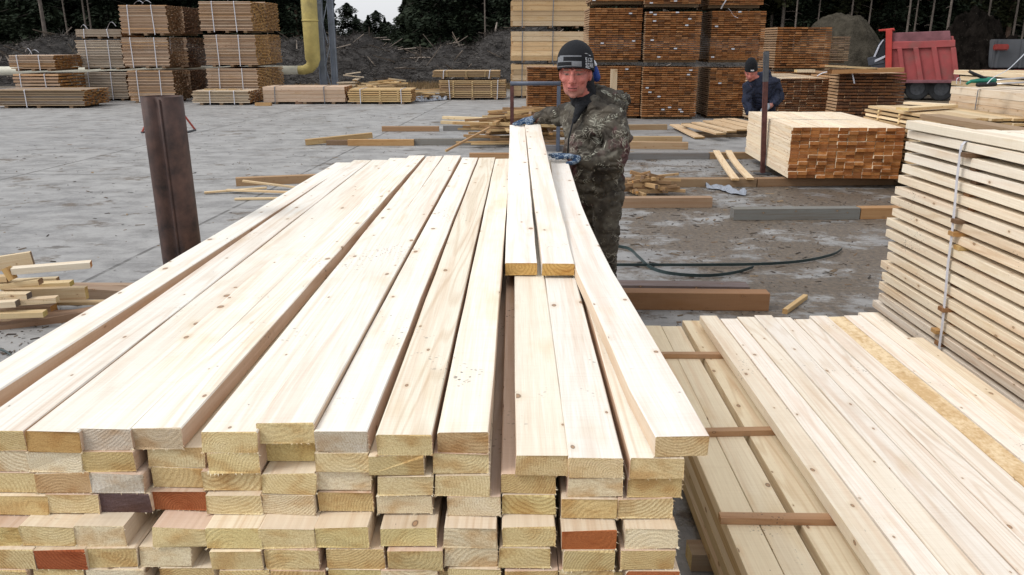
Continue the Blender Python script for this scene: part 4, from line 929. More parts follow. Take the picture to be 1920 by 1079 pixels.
def bank():
    EM = earth('brush_earth', (.03, .028, .027), (.09, .084, .08), (.16, .152, .145))
    bm = newbm(); xs = np.linspace(-34, 12, 230); ys = np.linspace(35.5, 52, 50); g = []
    def hz(x, y):
        e = sstep(35.5, 42, y)*sstep(52, 46, y)
        hh = 1.62+.30*math.sin(x*.55+1)+.22*math.sin(x*1.3)+.5*sstep(-2.6, -.8, x)
        n_ = noise.fractal(Vector((x*.55, y*.55, 4)), .9, 2.1, 6)
        return e*hh*(1+.16*n_)+.22*n_*e
    for y in ys: g.append([bm.verts.new((x, y, hz(x, y)-.03)) for x in xs])
    for j in range(len(ys)-1):
        for i in range(len(xs)-1): bm.faces.new((g[j][i], g[j][i+1], g[j+1][i+1], g[j+1][i]))
    props(obj('waste_bank', bm, EM, smooth=True), kind='structure')
    tw = newbm(); uvl = tw.loops.layers.uv.verify(); cl = tw.loops.layers.float_color['tint']
    for i in range(24000):
        x = random.uniform(-33, 12); y = random.uniform(36, 47); z = hz(x, y)
        a = random.uniform(0, 6.3); el = random.uniform(-.1, .9)*random.random()*1.3; big = random.random() < .012
        L = random.uniform(.5, 1.2) if big else random.uniform(.12, .5); w = random.uniform(.03, .05) if big else random.uniform(.006, .018)
        d = Vector((math.cos(a)*math.cos(el), math.sin(a)*math.cos(el), math.sin(el)))*L; s = d.cross(Vector((0, .4, 1))).normalized()*w
        p_ = Vector((x, y, z)); up = Vector((0, -w*.6, w))
        f = tw.faces.new([tw.verts.new(v) for v in (p_-s, p_+s, p_+d+s*.6, p_+d-s*.6)]); f2 = tw.faces.new([tw.verts.new(v) for v in (p_+up, p_+s, p_+d+s*.6, p_+d+up)])
        tn = (.36, .32, .28) if big else random.choice([(.04, .038, .037), (.065, .06, .057), (.13, .122, .115), (.08, .075, .07), (.20, .19, .18)])
        for q in (f, f2):
            for l in q.loops: l[cl] = (*tn, random.random()); l[uvl].uv = (0, 0)
    props(obj('brushwood', tw, WE), 'tangle of grey twigs and split wood covering the waste bank', 'brushwood', kind='stuff')
bank()
# dry grass tuft in front of the bank
gm = newbm(); uvl = gm.loops.layers.uv.verify(); cl = gm.loops.layers.float_color['tint']
for i in range(5000):
    x = random.uniform(-9.5, 2); y = random.uniform(33.5, 37); h = random.uniform(.1, .3)*(1-abs(x+3)/12)
    a = random.uniform(-.1, .1); z = gz(x, y)
    f = gm.faces.new([gm.verts.new(v) for v in ((x-.02, y, z), (x+.02, y, z), (x+a, y+a, z+h))])
    tn = random.choice([(.22, .15, .08), (.16, .12, .06), (.28, .20, .11)])
    for l in f.loops: l[cl] = (*tn, .5); l[uvl].uv = (0, 0)
props(obj('dry_grass', gm, WE), 'strip of dry brown grass in front of the waste bank', 'grass', kind='stuff')
# ---------------------------------------------------------------- forest
def foliage_mat(name, a, b):
    t = NT(name, .8); t.b.inputs['Specular IOR Level'].default_value = .15
    p = t.n('TexCoord').outputs['Object']; r_ = t.n('ObjectInfo').outputs['Random']
    k = t.mix(t.step(t.noise(p, 1.1, 5, .7), .35, .68), a, b)
    k = t.mix(t.math('MULTIPLY', r_, .4), k, tuple(c*.55 for c in a))
    return t.out(k)
NEED = [foliage_mat('dark_needles', (.016, .025, .016), (.045, .060, .034)), foliage_mat('olive_needles', (.03, .036, .017), (.07, .075, .036))]
BARK = plain('pine_bark', (.095, .062, .045), .9, 0, .4, 5); BARKG = plain('grey_bark', (.12, .10, .085), .9, 0, .35, 5); BARKD = plain('dark_bark', (.05, .042, .036), .9, 0, .35, 5)
def crown_bm(h, base, rad, n, seed, spruce=True):
    rd = random.Random(seed); bm = bmesh.new()
    for i in range(n):
        f = rd.random()**.85; z = base+(h-base)*f
        rr = rad*(1-f)**.8 if spruce else rad*math.sin(math.pi*min(1, .12+.88*f))**.7
        lay = .75+.35*math.sin(z*4.2+seed); a = rd.uniform(0, 6.283); lob = .72+.35*math.sin(a*3+z*1.3+seed)
        r = rr*lay*lob*(rd.random()**.5)
        c_ = Vector((math.cos(a)*r, math.sin(a)*r, z-r*.22)); s = rd.uniform(.09, .26)*(1.25-.5*f)
        d = Vector((math.cos(a)+rd.uniform(-.5, .5), math.sin(a)+rd.uniform(-.5, .5), rd.uniform(-.6, .35))).normalized()
        sd = d.cross(Vector((rd.uniform(-1, 1), rd.uniform(-1, 1), 1))).normalized()*s*.38
        bm.faces.new([bm.verts.new(v) for v in (c_-d*s*.6, c_+sd-d*s*.1, c_+d*s, c_-sd+d*s*.1)])
    return bm
def trunk_bm(h, r, seed, limbs=26, lo=1.2, dead=.8):
    rd = random.Random(seed); bm = bmesh.new(); n = 9
    pts = [(math.sin(seed+i*.7)*.045*i/n, math.cos(seed*2+i)*.04*i/n, h*i/n) for i in range(n+1)]
    tube(bm, pts, [r*(1-.85*i/n)*(1.3 if i == 0 else 1) for i in range(n+1)], 9)
    for k in range(limbs):
        z = lo+(h*.9-lo)*k/limbs; a = rd.uniform(0, 6.28); L = rd.uniform(.5, 1.)*dead*(1.1-z/h)
        tube(bm, [(0, 0, z), (math.cos(a)*L*.5, math.sin(a)*L*.5, z+.02), (math.cos(a)*L, math.sin(a)*L, z-.15*L)], [.035, .02, .008], 4)
    return bm
variants = []
for k, (h, base, rad, n, sp_, bark, mt) in enumerate([(13, .3, 2.3, 10000, True, BARKD, 0), (12, 1.0, 1.9, 8000, True, BARKD, 0), (14, 3.2, 2.2, 7000, False, BARK, 1), (15, 4.4, 2.0, 6000, False, BARKG, 1), (14, 2.2, 2.0, 7500, True, BARK, 0)]):
    cb, tb = crown_bm(h, base, rad, n, k, sp_), trunk_bm(h*.97, .13+.02*(k % 3), k, dead=rad*.9)
    variants.append((mesh(cb, 'crown', NEED[mt]), mesh(tb, 'trunk', bark, True), h))
tall = (mesh(trunk_bm(15, .10, 9, 16, 3.5, .6), 'trunk', BARKG, True), mesh(crown_bm(16, 8, 2.4, 3500, 12, False), 'crown', NEED[1]))
def tree(v, x, y, s, label, group, name='conifer_tree', sz=1.):
    o = empty(name, (x, y, gz(x, y)-.1), label, 'tree', group, random.uniform(0, 6.28)); o.scale = (s, s, s*sz)
    if v < 0: ms = (('crown', tall[1]), ('trunk', tall[0]))
    else: ms = (('crown', variants[v][0]), ('trunk', variants[v][1]))
    for nm, me in ms: c_ = link(bpy.data.objects.new(nm, me)); c_.parent = o
variants.append((mesh(crown_bm(8, .0, 3.1, 12000, 21, False), 'crown', NEED[0]), mesh(trunk_bm(7.6, .12, 21, dead=.8), 'trunk', BARKD, True), 8))
variants.append((mesh(crown_bm(8, .0, 2.5, 10000, 23, True), 'crown', NEED[0]), mesh(trunk_bm(7.6, .12, 23, dead=.8), 'trunk', BARKD, True), 8))
def in_gap(x, y): return -.212 < x/(y*cc+.3) < -.140
TG = 'conifers of the forest edge'
for row, (y0, st) in enumerate(((60, 2.3), (63.5, 2.2), (67.5, 2.2), (72, 2.4))):
    x = -.70*y0
    while x < .70*y0:
        xx, yy = x+random.uniform(-.7, .7), y0+random.uniform(-1.3, 1.3)
        if in_gap(xx, yy) or in_gap(xx+1.6, yy) or in_gap(xx-1.6, yy): x += st; continue
        right = xx > 3
        v = random.choice([0, 0, 1, 1, 4]) if not right else random.choice([2, 3, 3, 4, 1] if row < 2 else [0, 1, 4])
        lab = ['dense dark spruce in the forest edge behind the yard', 'dark spruce with drooping limbs in the forest edge', 'pine with a bare reddish trunk in the forest edge', 'pine with a bare grey trunk in the forest edge', 'tall dark conifer with a brown trunk in the forest edge'][v]
        tree(v, xx, yy, random.uniform(.95, 1.25), lab, TG+' '+'abcde'[v] if False else ['dense dark spruces of the forest edge', 'drooping dark spruces of the forest edge', 'bare reddish-trunked pines of the forest edge', 'bare grey-trunked pines of the forest edge', 'brown-trunked conifers of the forest edge'][v])
        x += st*random.uniform(.85, 1.15)
# small far trees closing the gap under the patch of sky
for i, (px, py, lab) in enumerate(((650, 10, 'first'), (664, 30, 'second'), (680, 42, 'third'), (690, 32, 'fourth'), (702, 23, 'fifth'), (716, 35, 'sixth'), (728, 44, 'seventh'), (738, 50, 'eighth'), (748, 26, 'ninth'), (757, 2, 'tenth'), (671, 50, 'eleventh'), (709, 48, 'twelfth'), (745, 55, 'thirteenth'))):
    y = 88 if i in (0, 8, 9) else 96; p_ = D(px, py, y); v = 5+(i % 2); s = (p_.z+.1)/variants[v][2]
    o = empty('conifer_tree', (p_.x, y+(i % 3), -.1), 'small far spruce under the patch of sky, %s from the left' % lab if i < 10 else 'small far spruce filling between others under the sky patch', 'tree', 'far spruces under the patch of sky', i)
    o.scale = (s*1.35, s*1.35, s*1.04)
    for nm, me in (('crown', variants[v][0]), ('trunk', variants[v][1])): c_ = link(bpy.data.objects.new(nm, me)); c_.parent = o
# single trunks that stand out against the dark wood
for i, (px, y, s, lab) in enumerate(((88, 50, 1.25, 'thick pale-brown pine trunk standing left before the forest'), (130, 56, .7, 'slim pine trunk between the far-left packages'), (166, 57, .8, 'left one of two pine trunks above the leftmost tall pile'), (175, 57, .75, 'right one of two pine trunks above the leftmost tall pile'),
        (1488, 56, .8, 'pine trunk rising above the orange package'), (1590, 57, .8, 'pine trunk left of the covered heap'), (1624, 57, .8, 'pine trunk behind the covered heap'), (1697, 55, .9, 'pine trunk above the front of the red truck'), (1711, 57, .8, 'grey pine trunk above the red truck'), (1740, 56, .9, 'pine trunk above the middle of the red truck'), (1772, 54, 1., 'pale pine trunk above the rear of the red truck'), (1845, 56, .9, 'pine trunk above the dark earth heap'), (1896, 56, .9, 'pine trunk above the grey trailer'), (1914, 56, .8, 'pine trunk at the right frame edge'), (910, 57, .75, 'slim trunk in the dark wood left of the pale tower'), (1530, 58, .7, 'slim pine trunk right of the orange package'))):
    p_ = D(px, 84, y); tree(-1, p_.x, y, s, lab, None, 'pine_tree')
# the depth of the wood behind the edge
dw = bmesh.new(); rd = random.Random(5)
for i in range(42000):
    y = rd.uniform(76, 84); x = rd.uniform(-62, 62)
    if in_gap(x, y) or in_gap(x+.8, y) or in_gap(x-.8, y): continue
    z = rd.uniform(-1, 13); s = rd.uniform(.25, .7)
    a = Vector((rd.uniform(-1, 1), rd.uniform(-.4, .4), rd.uniform(-1, 1))).normalized()*s; b = a.cross(Vector((rd.uniform(-.4, .4), 1, rd.uniform(-.4, .4)))).normalized()*s*.7; c_ = Vector((x, y, z))
    dw.faces.new([dw.verts.new(v) for v in (c_-a, c_+b, c_+a, c_-b)])
props(obj('deep_forest', dw, NEED[0]), 'dark depth of the wood behind the first trees', 'forest', kind='stuff')
# ---------------------------------------------------------------- people
def ell(c, r, rot=None, n=1):
    """points of an ellipsoid"""
    bm = bmesh.new(); bmesh.ops.create_icosphere(bm, subdivisions=2, radius=1)
    M = rot or Matrix.Identity(3); r = r if isinstance(r, (tuple, list)) else (r, r, r)
    o = [Vector(c)+M @ Vector((v.co.x*r[0], v.co.y*r[1], v.co.z*r[2])) for v in bm.verts]; bm.free(); return o
def hull(bm, *sets):
    vs = [bm.verts.new(p) for s in sets for p in s]
    r = bmesh.ops.convex_hull(bm, input=vs)
    dele = [g for g in r['geom_interior'] if isinstance(g, bmesh.types.BMVert)]+[g for g in r['geom_unused'] if isinstance(g, bmesh.types.BMVert)]
    bmesh.ops.delete(bm, geom=list(set(dele)), context='VERTS')
def chain(bm, pts):
    """tapering limb: [(point, radius), ...]"""
    for (a, ra), (b, rb) in zip(pts, pts[1:]): hull(bm, ell(a, ra), ell(b, rb))
def fuse(bm, voxel, smooth=3, wr=None, seed=0.):
    """melt the overlapping hulls into one continuous skin, returns a new bmesh"""
    me = bpy.data.meshes.new('tmp'); bm.to_mesh(me); bm.free()
    o = link(bpy.data.objects.new('tmp', me)); m = o.modifiers.new('r', 'REMESH'); m.mode = 'VOXEL'; m.voxel_size = voxel
    s = o.modifiers.new('s', 'SMOOTH'); s.iterations = smooth; s.factor = .5
    dg = bpy.context.evaluated_depsgraph_get(); e = o.evaluated_get(dg); me2 = bpy.data.meshes.new_from_object(e)
    bpy.data.objects.remove(o); bpy.data.meshes.remove(me)
    b2 = bmesh.new(); b2.from_mesh(me2); bpy.data.meshes.remove(me2)
    if wr:
        b2.normal_update()
        for v in b2.verts:
            p = v.co; n_ = noise.fractal(Vector((p.x*wr[1], p.y*wr[1], p.z*wr[2]+seed)), .8, 2.1, 3)
            q = abs(noise.noise(Vector((p.x*wr[1]*1.3+7, p.y*wr[1]*1.3, p.z*wr[2]*1.6+seed))))
            v.co = p+v.normal*(n_*wr[0]-wr[0]*1.6*max(0, .16-q)/.16)
    b2.loops.layers.uv.new('UVMap'); b2.loops.layers.float_color.new('tint')
    return b2
def frame_of(f, up=(0, 0, 1)):
    f = Vector(f).normalized(); r = -f.cross(Vector(up)).normalized(); u = f.cross(r)
    return r, f, u
SKIN = NT('ruddy_skin', .55); _a = SKIN.n('Attribute', {'attribute_name': 'tint'}); _p = SKIN.n('TexCoord').outputs['Object']
SKIN = SKIN.out(SKIN.mix(SKIN.step(SKIN.noise(_p, 60, 3), .4, .75), _a.outputs['Color'], (.30, .11, .085), 'MIX') if False else _a.outputs['Color'], bump=SKIN.noise(_p, 220, 3), dist=.0015)
def paint(bm, fn):
    cl = bm.loops.layers.float_color['tint']
    for f in bm.faces:
        for l in f.loops: l[cl] = (*fn(l.vert.co), 1)
def camo():
    t = NT('reed_camouflage_cloth', .8); p = t.n('TexCoord').outputs['Object']
    a = t.noise(p, 7, 4, .6); b = t.noise(t.scale(p, 1, 1, .7), 4.2, 3, .6); c = t.noise(p, 22, 4, .7)
    k = t.mix(t.step(a, .42, .56), (.026, .021, .016), (.072, .062, .048))
    k = t.mix(t.step(b, .57, .63), k, (.075, .034, .035))
    k = t.mix(t.math('MULTIPLY', t.step(t.noise(p, 5.3, 4, .65), .54, .62), .65), k, (.13, .122, .10))
    k = t.mix(t.math('MULTIPLY', t.step(c, .60, .68), .55), k, (.016, .013, .011))
    w = t.n('TexVoronoi', {'feature': 'DISTANCE_TO_EDGE'}, Vector=t.n('VectorMath', {'operation': 'ADD'}, _0=t.scale(p, 13, 13, 20), _1=t.n('TexNoise', Vector=p, Scale=6.).outputs['Color']).outputs[0], Scale=1.5)
    ln = t.math('MULTIPLY', t.step(w.outputs[0], .035, .012), t.step(t.noise(p, 8, 2), .54, .6))
    k = t.mix(t.math('MULTIPLY', ln, .7), k, (.36, .34, .28))
    fl = t.step(t.noise(t.scale(p, 90, 90, 45), 1, 1), .73, .77)
    k = t.mix(t.math('MULTIPLY', fl, .6), k, (.42, .39, .32))
    return t.out(k, bump=t.noise(p, 35, 4, .6), dist=.006, strength=.6)
CAMO = camo(); REED = plain('reed_print', (.27, .265, .22), .8, 0, .35, 40)
BLK = plain('black_knit', (.012, .013, .016), .95, 0, .4, 90, .004); NAVY = plain('navy_cloth', (.012, .016, .034), .85, 0, .4, 9, .01)
def glove_mat():
    t = NT('blue_work_glove', .8); p = t.n('TexCoord').outputs['Object']
    v = t.n('TexVoronoi', {'feature': 'DISTANCE_TO_EDGE'}, Vector=p, Scale=75.).outputs[0]
    k = t.mix(t.math('MULTIPLY', t.step(v, .14, .05), t.step(t.noise(p, 30, 2), .45, .55)), (.018, .045, .10), (.30, .36, .42))
    return t.out(k, bump=t.noise(p, 140, 3), dist=.002)
GLOVE = glove_mat()
def hand(name, wrist, kn, tips, thumb, r, mat, parent, o):
    """glove: palm from wrist to the four knuckles, each finger a bent chain of its own, thumb from the side of the palm"""
    bm = bmesh.new(); kn = [Vector(k) for k in kn]; w = Vector(wrist)
    hull(bm, ell(w, r*1.9), ell(w.lerp(kn[0], .35), r*1.7), ell(w.lerp(kn[3], .35), r*1.7)); hull(bm, ell(w.lerp(kn[0], .3), r*1.5), ell(w.lerp(kn[3], .3), r*1.5), *[ell(k, r*1.12) for k in kn])
    for k, t in zip(kn, tips):
        pts = [k]+[Vector(q) for q in t]; chain(bm, [(p, r*(1.05-.12*i)) for i, p in enumerate(pts)])
    chain(bm, [(Vector(p), r*(1.25-.13*i)) for i, p in enumerate(thumb)])
    b = fuse(bm, r*.33, 2)
    for v in b.verts: v.co -= o
    return obj(name, b, mat, parent, True)
def make_head(Hc, f, s, root, bm, o):
    """adds the skull and face to the body hulls"""
    r_, f_, u_ = frame_of(f); M = Matrix((r_, f_, u_)).transposed()
    P = lambda a, b, c: Hc+M @ Vector((a, b, c))*s
    E_ = lambda c, r: ell(P(*c), tuple(q*s for q in r), M)
    bm_h = bm
    hull(bm_h, E_((0, -.018, .035), (.077, .094, .088))); hull(bm_h, E_((0, .012, -.02), (.072, .080, .085)), E_((0, .03, -.085), (.058, .054, .036)))
    hull(bm_h, E_((0, .066, -.107), (.022, .018, .016)), E_((0, .05, -.095), (.03, .02, .02)))
    hull(bm_h, E_((0, .090, .008), (.010, .010, .012)), E_((0, .112, -.032), (.014, .013, .012)))
    for sx in (-1, 1):
        hull(bm_h, E_((sx*.015, .101, -.036), (.009, .010, .008)))
        hull(bm_h, E_((sx*.014, .086, .026), (.012, .009, .008)), E_((sx*.048, .068, .024), (.010, .010, .008)))
        hull(bm_h, E_((sx*.043, .062, -.028), (.024, .02, .02)))
        hull(bm_h, E_((sx*.032, .070, .003), (.014, .012, .009)))
        hull(bm_h, E_((sx*.079, -.006, -.012), (.010, .02, .032)), E_((sx*.075, -.006, -.03), (.008, .012, .015)))
    hull(bm_h, E_((-.022, .086, -.0605), (.007, .007, .006)), E_((0, .094, -.060), (.01, .008, .007)), E_((.022, .086, -.0605), (.007, .007, .006)))
    hull(bm_h, E_((-.020, .083, -.0745), (.007, .007, .006)), E_((0, .091, -.075), (.010, .008, .0075)), E_((.020, .083, -.0745), (.007, .007, .006)))
    def col(co):
        q = (M.transposed() @ (co-(Hc-o)))/s; a, b, c = q
        k = Vector((.39, .13, .105))*(1+.25*noise.noise(co*45))
        if b > .03:
            ck = math.exp(-((abs(a)-.042)**2+(c+.03)**2)/.0007); k = k.lerp(Vector((.37, .12, .10)), ck*.7)
            ns = math.exp(-(a*a+(c+.035)**2)/.0004); k = k.lerp(Vector((.38, .125, .105)), ns*.7)
            st = max(0, min(1, (-c-.055)/.03)); k = k.lerp(Vector((.30, .155, .125)), st*.65)
            for sx in (-1, 1):
                d = math.hypot((a-sx*.032)/.017, (c-.003)/.0042)
                if d < 1: k = Vector((.06, .04, .035)) if abs(a-sx*.032) < .007 else Vector((.20, .12, .10))
                elif d < 1.9: k = k.lerp(Vector((.20, .07, .055)), .6)
                d = math.hypot((a-sx*.034)/.021, (c-.024-.08*(.03-abs(a)))/.0045)
                if d < 1: k = Vector((.13, .08, .06))
            if abs(a) < .025 and abs(c+.0675) < .0035: k = Vector((.09, .03, .03))
            elif abs(a) < .024 and -.083 < c < -.054: k = Vector((.36, .11, .10))
            if .028 < abs(a) < .034 and -.075 < c < -.04: k = k*.8
        return k
    return M, P, col
def hat_mesh(P, M, s, o, brim, top, rx, ry, tall, paintf, fold=.0, n=72, m=34):
    bm = newbm(); cl = bm.loops.layers.float_color['tint']; rows = []
    for j in range(m+1):
        f = j/m; row = []
        for k in range(n):
            a = 2*math.pi*k/n
            if f < .3: ra = 1+.02*math.sin(f/.3*math.pi); z = f/.3*(tall*.30)
            else: g = (f-.3)/.7*math.pi/2; ra = max(math.cos(g), .001)**.92; z = tall*.30+tall*.70*math.sin(g)
            ra *= 1+.012*math.sin(a*5+f*4)+.006*math.sin(a*36)
            x, y = math.sin(a)*rx*ra, math.cos(a)*ry*ra
            zz = brim+z+(.012-.062*(1-math.cos(a))*.5)*(1-f)
            row.append(bm.verts.new(P(x, y-.012, zz)-o))
        rows.append(row)
    for j in range(m):
        for k in range(n):
            fc = bm.faces.new((rows[j][k], rows[j][(k+1) % n], rows[j+1][(k+1) % n], rows[j+1][k]))
            c_ = paintf(((k+.5)/n*360+180) % 360-180, (j+.5)/m)
            for l in fc.loops: l[cl] = (*c_, 1)
    return bm
KN = NT('striped_knit', .95); _a = KN.n('Attribute', {'attribute_name': 'tint'}); KN = KN.out(_a.outputs['Color'], bump=KN.noise(KN.scale(KN.n('TexCoord').outputs['Object'], 1, 1, 3), 260, 2), dist=.003)
def worker():
    o = Vector((D(1125, 580, 5.2).x, 5.2, 0))
    root = empty('person', o, 'man in a reed-camouflage jacket and black patterned beanie steadying two boards on the stack', 'person')
    J = D
    Hc = J(1079, 137, 5.16); fdir = Vector((-.25, -.96, -.10)); s = 1.18
    bm = bmesh.new()
    M, P, hcol = make_head(Hc, fdir, s, root, bm, o)
    neck = J(1102, 190, 5.24)
    chain(bm, [(P(0, -.02, -.07), .062), (neck, .07)])
    sn, sf = J(1147, 222, 5.06), J(1070, 212, 5.38)
    hull(bm, ell(sn, .06), ell(sf, .06), ell(J(1110, 262, 5.2), (.14, .11, .06)))
    hull(bm, ell(J(1110, 262, 5.2), (.14, .11, .06)), ell(J(1123, 350, 5.2), (.14, .12, .08)))
    en, wn = J(1150, 300, 4.95), J(1090, 300, 4.86)
    ef, wf = J(1030, 217, 5.52), J(1003, 223, 5.62)
    chain(bm, [(sn, .05), (en, .042), (wn, .028)]); chain(bm, [(sf, .05), (ef, .042), (wf, .028)])
    def leg(h, k, a, t):
        chain(bm, [(h, .085), (k, .055), (a, .04)]); chain(bm, [(a+Vector((0, 0, -.02)), .04), (t, .035)])
    leg(J(1137, 365, 5.14), J(1137, 462, 5.10), J(1133, 556, 5.14), J(1133, 556, 5.14)+Vector((-.13, -.08, -.045)))
    leg(J(1108, 365, 5.28), J(1110, 470, 5.27), J(1112, 552, 5.32), J(1112, 552, 5.32)+Vector((-.13, -.06, -.045)))
    # bare hands inside the gloves belong to the body
    def near_hand(): 
        k = [J(1069, 294, 4.78), J(1068, 293, 4.81), J(1067, 292.5, 4.84), J(1067, 292, 4.87)]
        t = [[J(1055, 295, 4.775), J(1043, 297, 4.775)], [J(1051, 292.5, 4.81), J(1036, 294, 4.81)], [J(1049, 291, 4.845), J(1031, 291, 4.85)], [J(1050, 290.5, 4.88), J(1036, 290, 4.89)]]
        return k, t, [J(1082, 302, 4.8), J(1073, 306, 4.765), J(1064, 307, 4.755)]
    def far_hand():
        k = [J(988, 228.5, 5.56), J(986, 226.5, 5.59), J(984, 225.5, 5.62), J(983, 225, 5.65)]
        t = [[J(980, 231, 5.55), J(972, 234, 5.545)], [J(976, 229, 5.58), J(966, 234, 5.58)], [J(973, 229, 5.61), J(963, 233.5, 5.61)], [J(974, 229, 5.64), J(965, 232, 5.645)]]
        return k, t, [J(999, 226, 5.57), J(995, 231, 5.545), J(990, 234, 5.54)]
    for (k, t, th), w_ in ((near_hand(), wn), (far_hand(), wf)):
        hull(bm, ell(w_, .022), *[ell(q, .009) for q in k])
        for a, b in zip(k, t): chain(bm, [(a, .008)]+[(q, .007) for q in b])
        chain(bm, [(th[0], .010)]+[(q, .008) for q in th[1:]])
    b = fuse(bm, .0062, 2)
    for v in b.verts: v.co -= o
    paint(b, hcol); obj('body', b, SKIN, root, True)
    # hat with grey bars and lettering
    G1_, G2_ = (.17, .18, .20), (.10, .105, .12)
    def hp(az, f):
        if f < .05 or f > .47: return (.010, .011, .014)
        # az: + to the viewer's right
        if f < .10: return G1_ if -58 < az < 30 else (.010, .011, .014)
        if f < .23: return G1_ if 2 < az < 30 else ((.010, .011, .014) if az > -60 else G2_)
        if f < .27: return G1_ if -58 < az < 30 else (.010, .011, .014)
        if f < .38: return G1_ if -58 < az < -30 else (.010, .011, .014)
        if f < .42: return G1_ if -52 < az < 28 else (.010, .011, .014)
        return (.010, .011, .014)
    hb = hat_mesh(P, M, s, o, .028, 0, .097, .120, .140, hp)
    hat = obj('beanie', hb, KN, root, True)
    lm = plain('silver_print', (.42, .44, .48), .6, 0, .2, 60)
    tree_b = BVHTree.FromPolygons([v.co.copy() for v in hat.data.vertices], [tuple(p.vertices) for p in hat.data.polygons])
    def hat_pt(az, z, off=.002):
        a = R(az); d = P(math.sin(a)*.3, math.cos(a)*.3, z)-o; c_ = P(0, -.012, z)-o
        h = tree_b.ray_cast(d, (c_-d).normalized()); return (h[0]+h[1]*off*(1 if h[1].dot(d-c_) > 0 else -1)) if h[0] else c_
    def letter(word, az0, z0, w, hgt, slope):
        glyph = {'S': ['111', '1..', '111', '..1', '111'], 'I': ['.1.', '.1.', '.1.', '.1.', '.1.'], 'Z': ['111', '..1', '.1.', '1..', '111'], 'E': ['111', '1..', '111', '1..', '111'],
                 'C': ['111', '1..', '1..', '1..', '111'], 'H': ['1.1', '1.1', '111', '1.1', '1.1'], 'U': ['1.1', '1.1', '1.1', '1.1', '111'], 'L': ['1..', '1..', '1..', '1..', '111']}
        b3 = bmesh.new()
        for i, ch in enumerate(word):
            for r0, line in enumerate(glyph[ch]):
                for c0, bit in enumerate(line):
                    if bit == '1':
                        az = az0+(i*4+c0)*w; z = z0-r0*hgt-(i*4+c0)*slope
                        b3.faces.new([b3.verts.new(hat_pt(*q)) for q in ((az, z), (az+w, z-slope), (az+w, z-slope-hgt), (az, z-hgt))])
        return obj('lettering', b3, lm, hat)
    letter('SIZE', 38, .088, 2.0, .0042, .0006); letter('SCHUL', 38, .062, 2.0, .0042, .0006)
    for z0, a0, a1, t_ in ((.108, 36, 57, .016), (.040, 35, 53, .011)):
        b3 = bmesh.new(); b3.faces.new([b3.verts.new(hat_pt(*q)) for q in ((a0, z0), (a0+8, z0), (a1+6, z0-t_), (a1, z0-t_))]); obj('printed_bar', b3, lm, hat)
    # black collar up to the jaw
    bm = bmesh.new()
    hull(bm, ell(P(0.01, -.05, -.115), (.072, .065, .02)), ell(J(1100, 195, 5.2), (.105, .09, .03)))
    hull(bm, ell(P(.045, -.06, -.01), (.045, .05, .03)), ell(P(.052, -.045, -.075), (.042, .05, .035)), ell(P(.075, -.06, -.12), (.04, .05, .03)), ell(P(.03, -.04, -.12), (.06, .06, .03)))
    hull(bm, ell(J(1088, 200, 5.12), .035), ell(J(1077, 228, 5.08), .018))
    b = fuse(bm, .009, 3, (.004, 16, 16), 2)
    for v in b.verts: v.co -= o
    obj('collar', b, BLK, root, True)
    # jacket
    bm = bmesh.new()
    hull(bm, ell(J(1112, 222, 5.22), (.15, .12, .07)), ell(sn, .085), ell(sf, .082), ell(J(1110, 258, 5.2), (.185, .15, .06)))
    hull(bm, ell(J(1110, 258, 5.2), (.185, .15, .06)), ell(J(1111, 300, 5.18), (.205, .165, .06)))
    hull(bm, ell(J(1111, 300, 5.18), (.205, .165, .06)), ell(J(1124, 346, 5.2), (.172, .155, .035)))
    hull(bm, ell(J(1124, 346, 5.2), (.172, .155, .035)), ell(J(1125, 354, 5.2), (.178, .16, .018)))
    chain(bm, [(sn, .094), (J(1160, 262, 4.98), .088), (en, .088), (J(1118, 304, 4.9), .072), (J(1091, 301, 4.865), .047)])
    chain(bm, [(J(1120, 332, 4.96), .05), (J(1150, 318, 5.0), .07)])
    chain(bm, [(sf, .080), (J(1046, 217, 5.46), .072), (ef, .062), (J(1008, 222, 5.6), .043)])
    # hood lying on the back
    hull(bm, ell(J(1120, 172, 5.28), .045), ell(J(1150, 200, 5.2), .055), ell(J(1112, 205, 5.1), .04))
    hull(bm, ell(J(1122, 165, 5.34), .03), ell(J(1177, 183, 5.36), .022), ell(J(1172, 214, 5.3), .022), ell(J(1140, 215, 5.2), .04), ell(J(1150, 180, 5.2), .03))
    b = fuse(bm, .0085, 3, (.010, 9, 11), 5)
    for v in b.verts: v.co -= o
    jb = b
    # cut the neckline open: drop the faces over the throat
    jacket = obj('jacket', jb, [CAMO, REED], root, True)
    bv = BVHTree.FromPolygons([v.co.copy() for v in jacket.data.vertices], [tuple(p.vertices) for p in jacket.data.polygons])
    bm = bmesh.new(); rd = random.Random(3)
    def reed(px, py, ang, n, L, spread=1.):
        c_ = D(px, py, 4.3)-o; e0 = Vector((0, 0, CAMH))-o
        stem = Vector((math.cos(ang), 0, math.sin(ang)))
        for i in range(n):
            for sd in (-1, 1):
                b0 = c_+stem*(L*(i/n-.5)*.83); a2 = ang+sd*rd.uniform(.45, .9)*spread; l2 = L*rd.uniform(.22, .42)*(1-.45*i/n)
                d = Vector((math.cos(a2), 0, math.sin(a2))); w = Vector((-d.z, 0, d.x))*rd.uniform(.0020, .0042)
                pts = []
                for q in (b0-w*.4, b0+d*l2*.4*.83-w, b0+d*l2*.83, b0+d*l2*.4*.83+w):
                    h = bv.ray_cast(e0, (q-e0).normalized())
                    if h[0] is None: break
                    pts.append(h[0]+h[1]*.0018)
                if len(pts) == 4 and max((x-pts[0]).length for x in pts) < .09: bm.faces.new([bm.verts.new(x) for x in pts])
